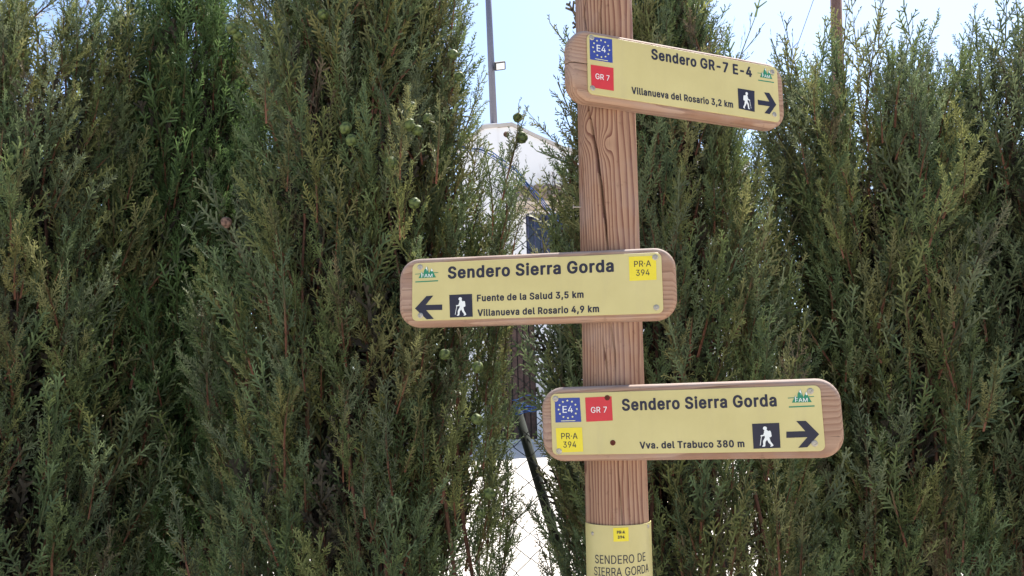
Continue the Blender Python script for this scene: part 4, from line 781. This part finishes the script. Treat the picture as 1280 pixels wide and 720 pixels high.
def cypress(label, pxc, Y, rad, top, seed, nlimb=11, step=.079, slim=False, tint=None, zlo=.66, prof=None, deadp=.04, yel=.07, taper=.9, trunk=1.0, lean=0, backstep=.06):
    cx = at(pxc, 400, Y)[0]; zb = gz(cx, Y); rg = np.random.default_rng(seed)
    o = empty('cypress', (cx, Y, zb), label, 'cypress tree', 'cypress hedge')
    cr = Crown(seed+1); cr.org = np.array([cx, Y, zb]); bm = bmesh.new(); lb = bmesh.new()
    tube(bm, [(0, 0, -.1), (.01, 0, .5), (-.01, .01, (top-zb)*.6), (lean*.6, 0, top-zb-.1)], [.038*trunk, .032*trunk, .02*trunk, .006], 9)
    bmobj('trunk', bm, M['bark'], o, True)
    prof = prof or (lambda z: 1.0 if z < top-taper else .35+.65*((top-z)/taper)**.7 if z < top else .25)
    limbs = []
    for i in range(nlimb):                                  # front half: towards the camera
        limbs.append((R(-90)+R(190)*((i+.5)/nlimb-.5)+rg.normal(0, .12), rg.uniform(.58, 1.0), True))
    for i in range(5): limbs.append((R(90)+R(170)*((i+.5)/5-.5)+rg.normal(0, .12), rg.uniform(.6, .9), False))
    limbs += [(R(-90+a), .62, False) for a in ((-80, -48, -16, 16, 48, 80) if not slim else (-50, 0, 50))]
    for th_, f, front in limbs:
        topz = top-rg.uniform(0, .35)*(f); z = max(zb+.15, .45)+rg.uniform(0, .15)
        dirh = np.array([math.cos(th_), math.sin(th_), 0]); wob = rg.uniform(0, 6.28); P_ = []
        while z < topz:
            rr = rad*prof(z)*f*(1+.10*math.sin(z*3+wob)); p = dirh*rr+np.array([.03*math.sin(z*4+wob)+lean*max(0, z-zb)/(top-zb), .03*math.cos(z*3.1+wob), 0])
            P_.append((p[0]*.82, p[1]*.82, z-zb))
            vis = z > zlo and front
            if slim: lib = SLIM if rg.random() < .45 else FINE
            else: lib = FINE
            if not vis: lib = ROUGH
            az = th_+rg.normal(0, .85); tl = abs(rg.normal(.30, .16))
            d = np.array([math.cos(az)*math.sin(tl), math.sin(az)*math.sin(tl), math.cos(tl)])
            sc = rg.uniform(.75, 1.3)*(.9 if z > top-.6 else 1)
            dead = rg.uniform(.3, .8) if rg.random() < deadp else 0
            yl = rg.uniform(.2, .6) if rg.random() < yel else 0
            cr.plume(p+np.array([0, 0, z-zb])+rg.normal(0, .035, 3)*np.array([1, 1, .5]), d, sc, lib, tint, dead, yl)
            if vis and rg.random() < .35:                   # small shoot standing proud of the surface
                az2 = th_+rg.normal(0, .5); d2 = np.array([math.cos(az2)*.45, math.sin(az2)*.45, 1])
                cr.plume(p*1.06+np.array([0, 0, z-zb]), d2, rg.uniform(.55, 1.0), lib, tint, 0, yl)
            z += (step*(.7 if slim and z < 1.7 else 1) if vis else backstep if z > zlo else .16)*rg.uniform(.7, 1.3)
        if len(P_) > 3:
            P2 = [(0, 0, max(.05, P_[0][2]-.15))] + P_[:-6:3]
            n = len(P2); tube(lb, P2, [.008*(1-.75*i/n) for i in range(n)], 5)
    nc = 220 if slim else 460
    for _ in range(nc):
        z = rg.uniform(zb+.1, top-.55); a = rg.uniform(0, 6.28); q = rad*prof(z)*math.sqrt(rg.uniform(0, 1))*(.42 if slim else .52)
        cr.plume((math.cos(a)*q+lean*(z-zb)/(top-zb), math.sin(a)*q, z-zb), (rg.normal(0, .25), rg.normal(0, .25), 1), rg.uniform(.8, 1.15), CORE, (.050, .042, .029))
    bmobj('branches', lb, M['bark'], o, True)
    cr.finish = lambda: cr.build(o)
    return o, cr, (cx, Y, zb)
trees = []
trees.append(cypress('tall dense cypress with loose feathery shoots at the open end of the hedge', 34, 2.70, .42, 2.95, 11, 12))
trees.append(cypress('bright green cypress set back in the hedge between two broader ones', 232, 3.05, .33, 3.25, 23, 9, tint=(.080, .128, .042)))
trees.append(cypress('broad olive cypress bearing most of the round green cones', 455, 2.66, .46, 3.4, 37, 13, yel=.12, deadp=.06, prof=lambda z: float(np.interp(z, [0, 1.9, 2.2, 3.4], [1, 1, .76, .60]))))
def profC(z): return float(np.interp(z, [0, 1.3, 1.9, 2.3, 2.6, 3.1], [1, 1, .85, .62, .42, .2]))
trees.append(cypress('sparse young cypress directly behind the wooden signpost', 828, 2.55, .41, 3.15, 51, 11, .066, True, prof=profC, backstep=.085, trunk=.45))
trees.append(cypress('dark cypress with spiky top hiding the foot of the utility pole', 1082, 2.72, .345, 2.72, 67, 12, deadp=.04, taper=.35))
trees.append(cypress('dark cypress beside the spiky one, with a reddish dead patch inside', 1262, 2.78, .38, 2.72, 79, 12, tint=(.092, .114, .052), taper=.35))
# bare-stemmed leader above the right hand hedge, and a side spray with cones left of the post
for (ti, px, py, Y, dirv, sc, lib, yl) in ((4, 1092, 125, 2.50, (.03, 0, 1), .85, SLIM, .25), (4, 1098, 60, 2.50, (.1, 0, 1), .6, SLIM, .3), (4, 1085, 190, 2.46, (.05, -.2, 1), .8, FINE, .35), (4, 1120, 200, 2.46, (.25, -.2, 1), .8, FINE, .35),
        (2, 622, 330, 2.42, (.12, -.1, 1), 1.15, FINE, 0), (2, 628, 250, 2.42, (.22, -.1, 1), 1.05, SLIM, 0), (2, 640, 320, 2.40, (.18, -.1, 1), .75, FINE, .3), (2, 636, 215, 2.42, (.35, -.05, 1), .75, SLIM, 0),
        (2, 640, 655, 2.42, (.75, -.1, .7), .55, SLIM, 0), (2, 600, 420, 2.4, (.15, -.2, 1), .9, FINE, 0), (2, 610, 560, 2.4, (.25, -.2, 1), .9, FINE, 0),
        (2, 500, 225, 2.20, (.0, -.15, 1), .9, FINE, .55), (2, 545, 230, 2.22, (.1, -.1, 1), .9, FINE, .35), (2, 500, 300, 2.2, (.05, -.15, 1), .8, FINE, .5),
        (3, 700, 330, 2.45, (-.05, -.1, 1), 1.0, SLIM, 0), (3, 712, 260, 2.45, (.0, -.1, 1), 1.0, SLIM, 0), (3, 705, 400, 2.42, (-.06, -.1, 1), 1.1, FINE, 0), (3, 718, 330, 2.45, (.03, -.1, 1), 1.0, FINE, 0), (3, 715, 420, 2.5, (0, 0, 1), 1.1, FINE, 0), (3, 710, 560, 2.45, (0, 0, 1), 1.1, FINE, 0), (3, 715, 660, 2.45, (0, 0, 1), 1.1, FINE, 0), (3, 722, 500, 2.5, (0, 0, 1), 1.1, FINE, 0),
        (2, 615, 300, 2.45, (.1, 0, 1), 1.1, FINE, 0), (2, 632, 290, 2.45, (.12, 0, 1), 1.0, FINE, 0), (2, 618, 375, 2.45, (.08, 0, 1), .9, FINE, 0), (2, 634, 548, 2.5, (.12, 0, 1), .75, FINE, 0), (2, 630, 700, 2.5, (.1, 0, 1), .8, FINE, 0),
        (3, 862, 300, 2.36, (.25, -.1, 1), 1.15, SLIM, .15), (3, 905, 330, 2.3, (.35, -.1, 1), 1.0, SLIM, .1), (3, 880, 420, 2.3, (.2, -.1, 1), 1.0, FINE, .1), (3, 920, 470, 2.3, (.3, -.1, 1), 1.0, FINE, .1)):
    o, cr, (cx, cy, cz) = trees[ti]; p = at(px, py, Y)
    cr.plume(p-np.array([cx, cy, cz]), dirv, sc, lib, None, 0, yl, True)
rq = np.random.default_rng(77)
for k in range(34):                       # the young tree's dense side left of the post
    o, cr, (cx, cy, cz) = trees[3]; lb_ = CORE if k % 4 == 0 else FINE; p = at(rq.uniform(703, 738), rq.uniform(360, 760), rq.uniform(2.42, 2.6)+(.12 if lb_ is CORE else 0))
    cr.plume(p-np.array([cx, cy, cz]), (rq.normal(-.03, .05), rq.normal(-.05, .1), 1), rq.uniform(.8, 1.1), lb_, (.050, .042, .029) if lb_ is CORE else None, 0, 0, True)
for k in range(16):                       # firm edge of the broad tree beside the gap
    o, cr, (cx, cy, cz) = trees[2]; p = at(rq.uniform(596, 632), rq.uniform(330, 780), rq.uniform(2.45, 2.65))
    cr.plume(p-np.array([cx, cy, cz]), (rq.normal(.03, .05), rq.normal(-.05, .1), 1), rq.uniform(.8, 1.1), FINE, None, 0, 0, True)
for t in trees: t[1].finish()
print('foliage triangles', Crown.total)

# cones: knobbly balls of shield-like scales
def cone_mesh(name, mat, seed):
    rg = np.random.default_rng(seed); k = 9; i = np.arange(k)+.5
    ph = np.arccos(1-2*i/k); tt = np.pi*(1+5**.5)*i; cen = np.stack([np.cos(tt)*np.sin(ph), np.sin(tt)*np.sin(ph), np.cos(ph)], 1)
    bm = bmesh.new(); bmesh.ops.create_icosphere(bm, subdivisions=3, radius=1)
    gaps = []
    for v in bm.verts:
        d = np.sort(np.arccos(np.clip(cen@np.array(v.co), -1, 1)))
        gap = np.clip((d[1]-d[0])/.34, 0, 1); r_ = .66+.34*gap**.5+(.07*max(0, 1-d[0]/.13))
        v.co = v.co*r_; v.co.z *= 1.12; gaps.append((gap, max(0, 1-d[0]/.16)))
    me = bpy.data.meshes.new(name); bm.to_mesh(me); bm.free(); me.materials.append(mat); me.polygons.foreach_set('use_smooth', [True]*len(me.polygons))
    lo, hi, tip = ((.018, .03, .010), (.115, .150, .036), (.20, .18, .07)) if seed == 1 else ((.05, .025, .018), (.20, .115, .08), (.16, .10, .08))
    at_ = me.color_attributes.new('tone', 'FLOAT_COLOR', 'POINT')     # brown-green seams, darkened as painted groove shade; pale point on each scale
    for i, (g, t) in enumerate(gaps):
        c = np.array(lo)*(1-g)+np.array(hi)*g; c = c*(1-t*.6)+np.array(tip)*t*.6; at_.data[i].color = (*c, 1)
    return me
gme, dme = cone_mesh('cone', M['cone'], 1), cone_mesh('dead_cone', M['dead_cone'], 2)
rg = random.Random(4)
for (px, py, ti, Y, r_, dead) in ((432, 160, 2, 2.17, .0185, 0), (439, 175, 2, 2.16, .0175, 0), (511, 156, 2, 2.15, .019, 0), (522, 163, 2, 2.17, .017, 0), (514, 133, 2, 2.18, .014, 0), (535, 148, 2, 2.2, .016, 0),
        (489, 203, 2, 2.15, .0185, 0), (518, 254, 2, 2.16, .0175, 0), (283, 278, 2, 2.25, .017, 1), (291, 36, 2, 2.3, .021, 0), (297, 45, 2, 2.31, .018, 0), (404, 18, 2, 2.28, .018, 0), (566, 68, 2, 2.35, .017, 0), (574, 96, 2, 2.36, .017, 0),
        (647, 147, 2, 2.40, .017, 0), (652, 172, 2, 2.40, .021, 0), (633, 168, 2, 2.42, .010, 1), (556, 443, 2, 2.24, .017, 0), (597, 459, 2, 2.25, .018, 0), (596, 524, 2, 2.26, .017, 0), (612, 617, 2, 2.3, .018, 0), (601, 642, 2, 2.32, .015, 0), (667, 457, 3, 2.75, .013, 0)):
    o, cr, (cx, cy, cz) = trees[ti]; p = at(px, py, Y+.03)
    c = put('cone', dme if dead else gme, o); c.location = tuple(p-np.array([cx, cy, cz])); c.scale = (r_*.93,)*3; c.rotation_euler = (rg.uniform(0, 3), rg.uniform(0, 3), rg.uniform(0, 3))
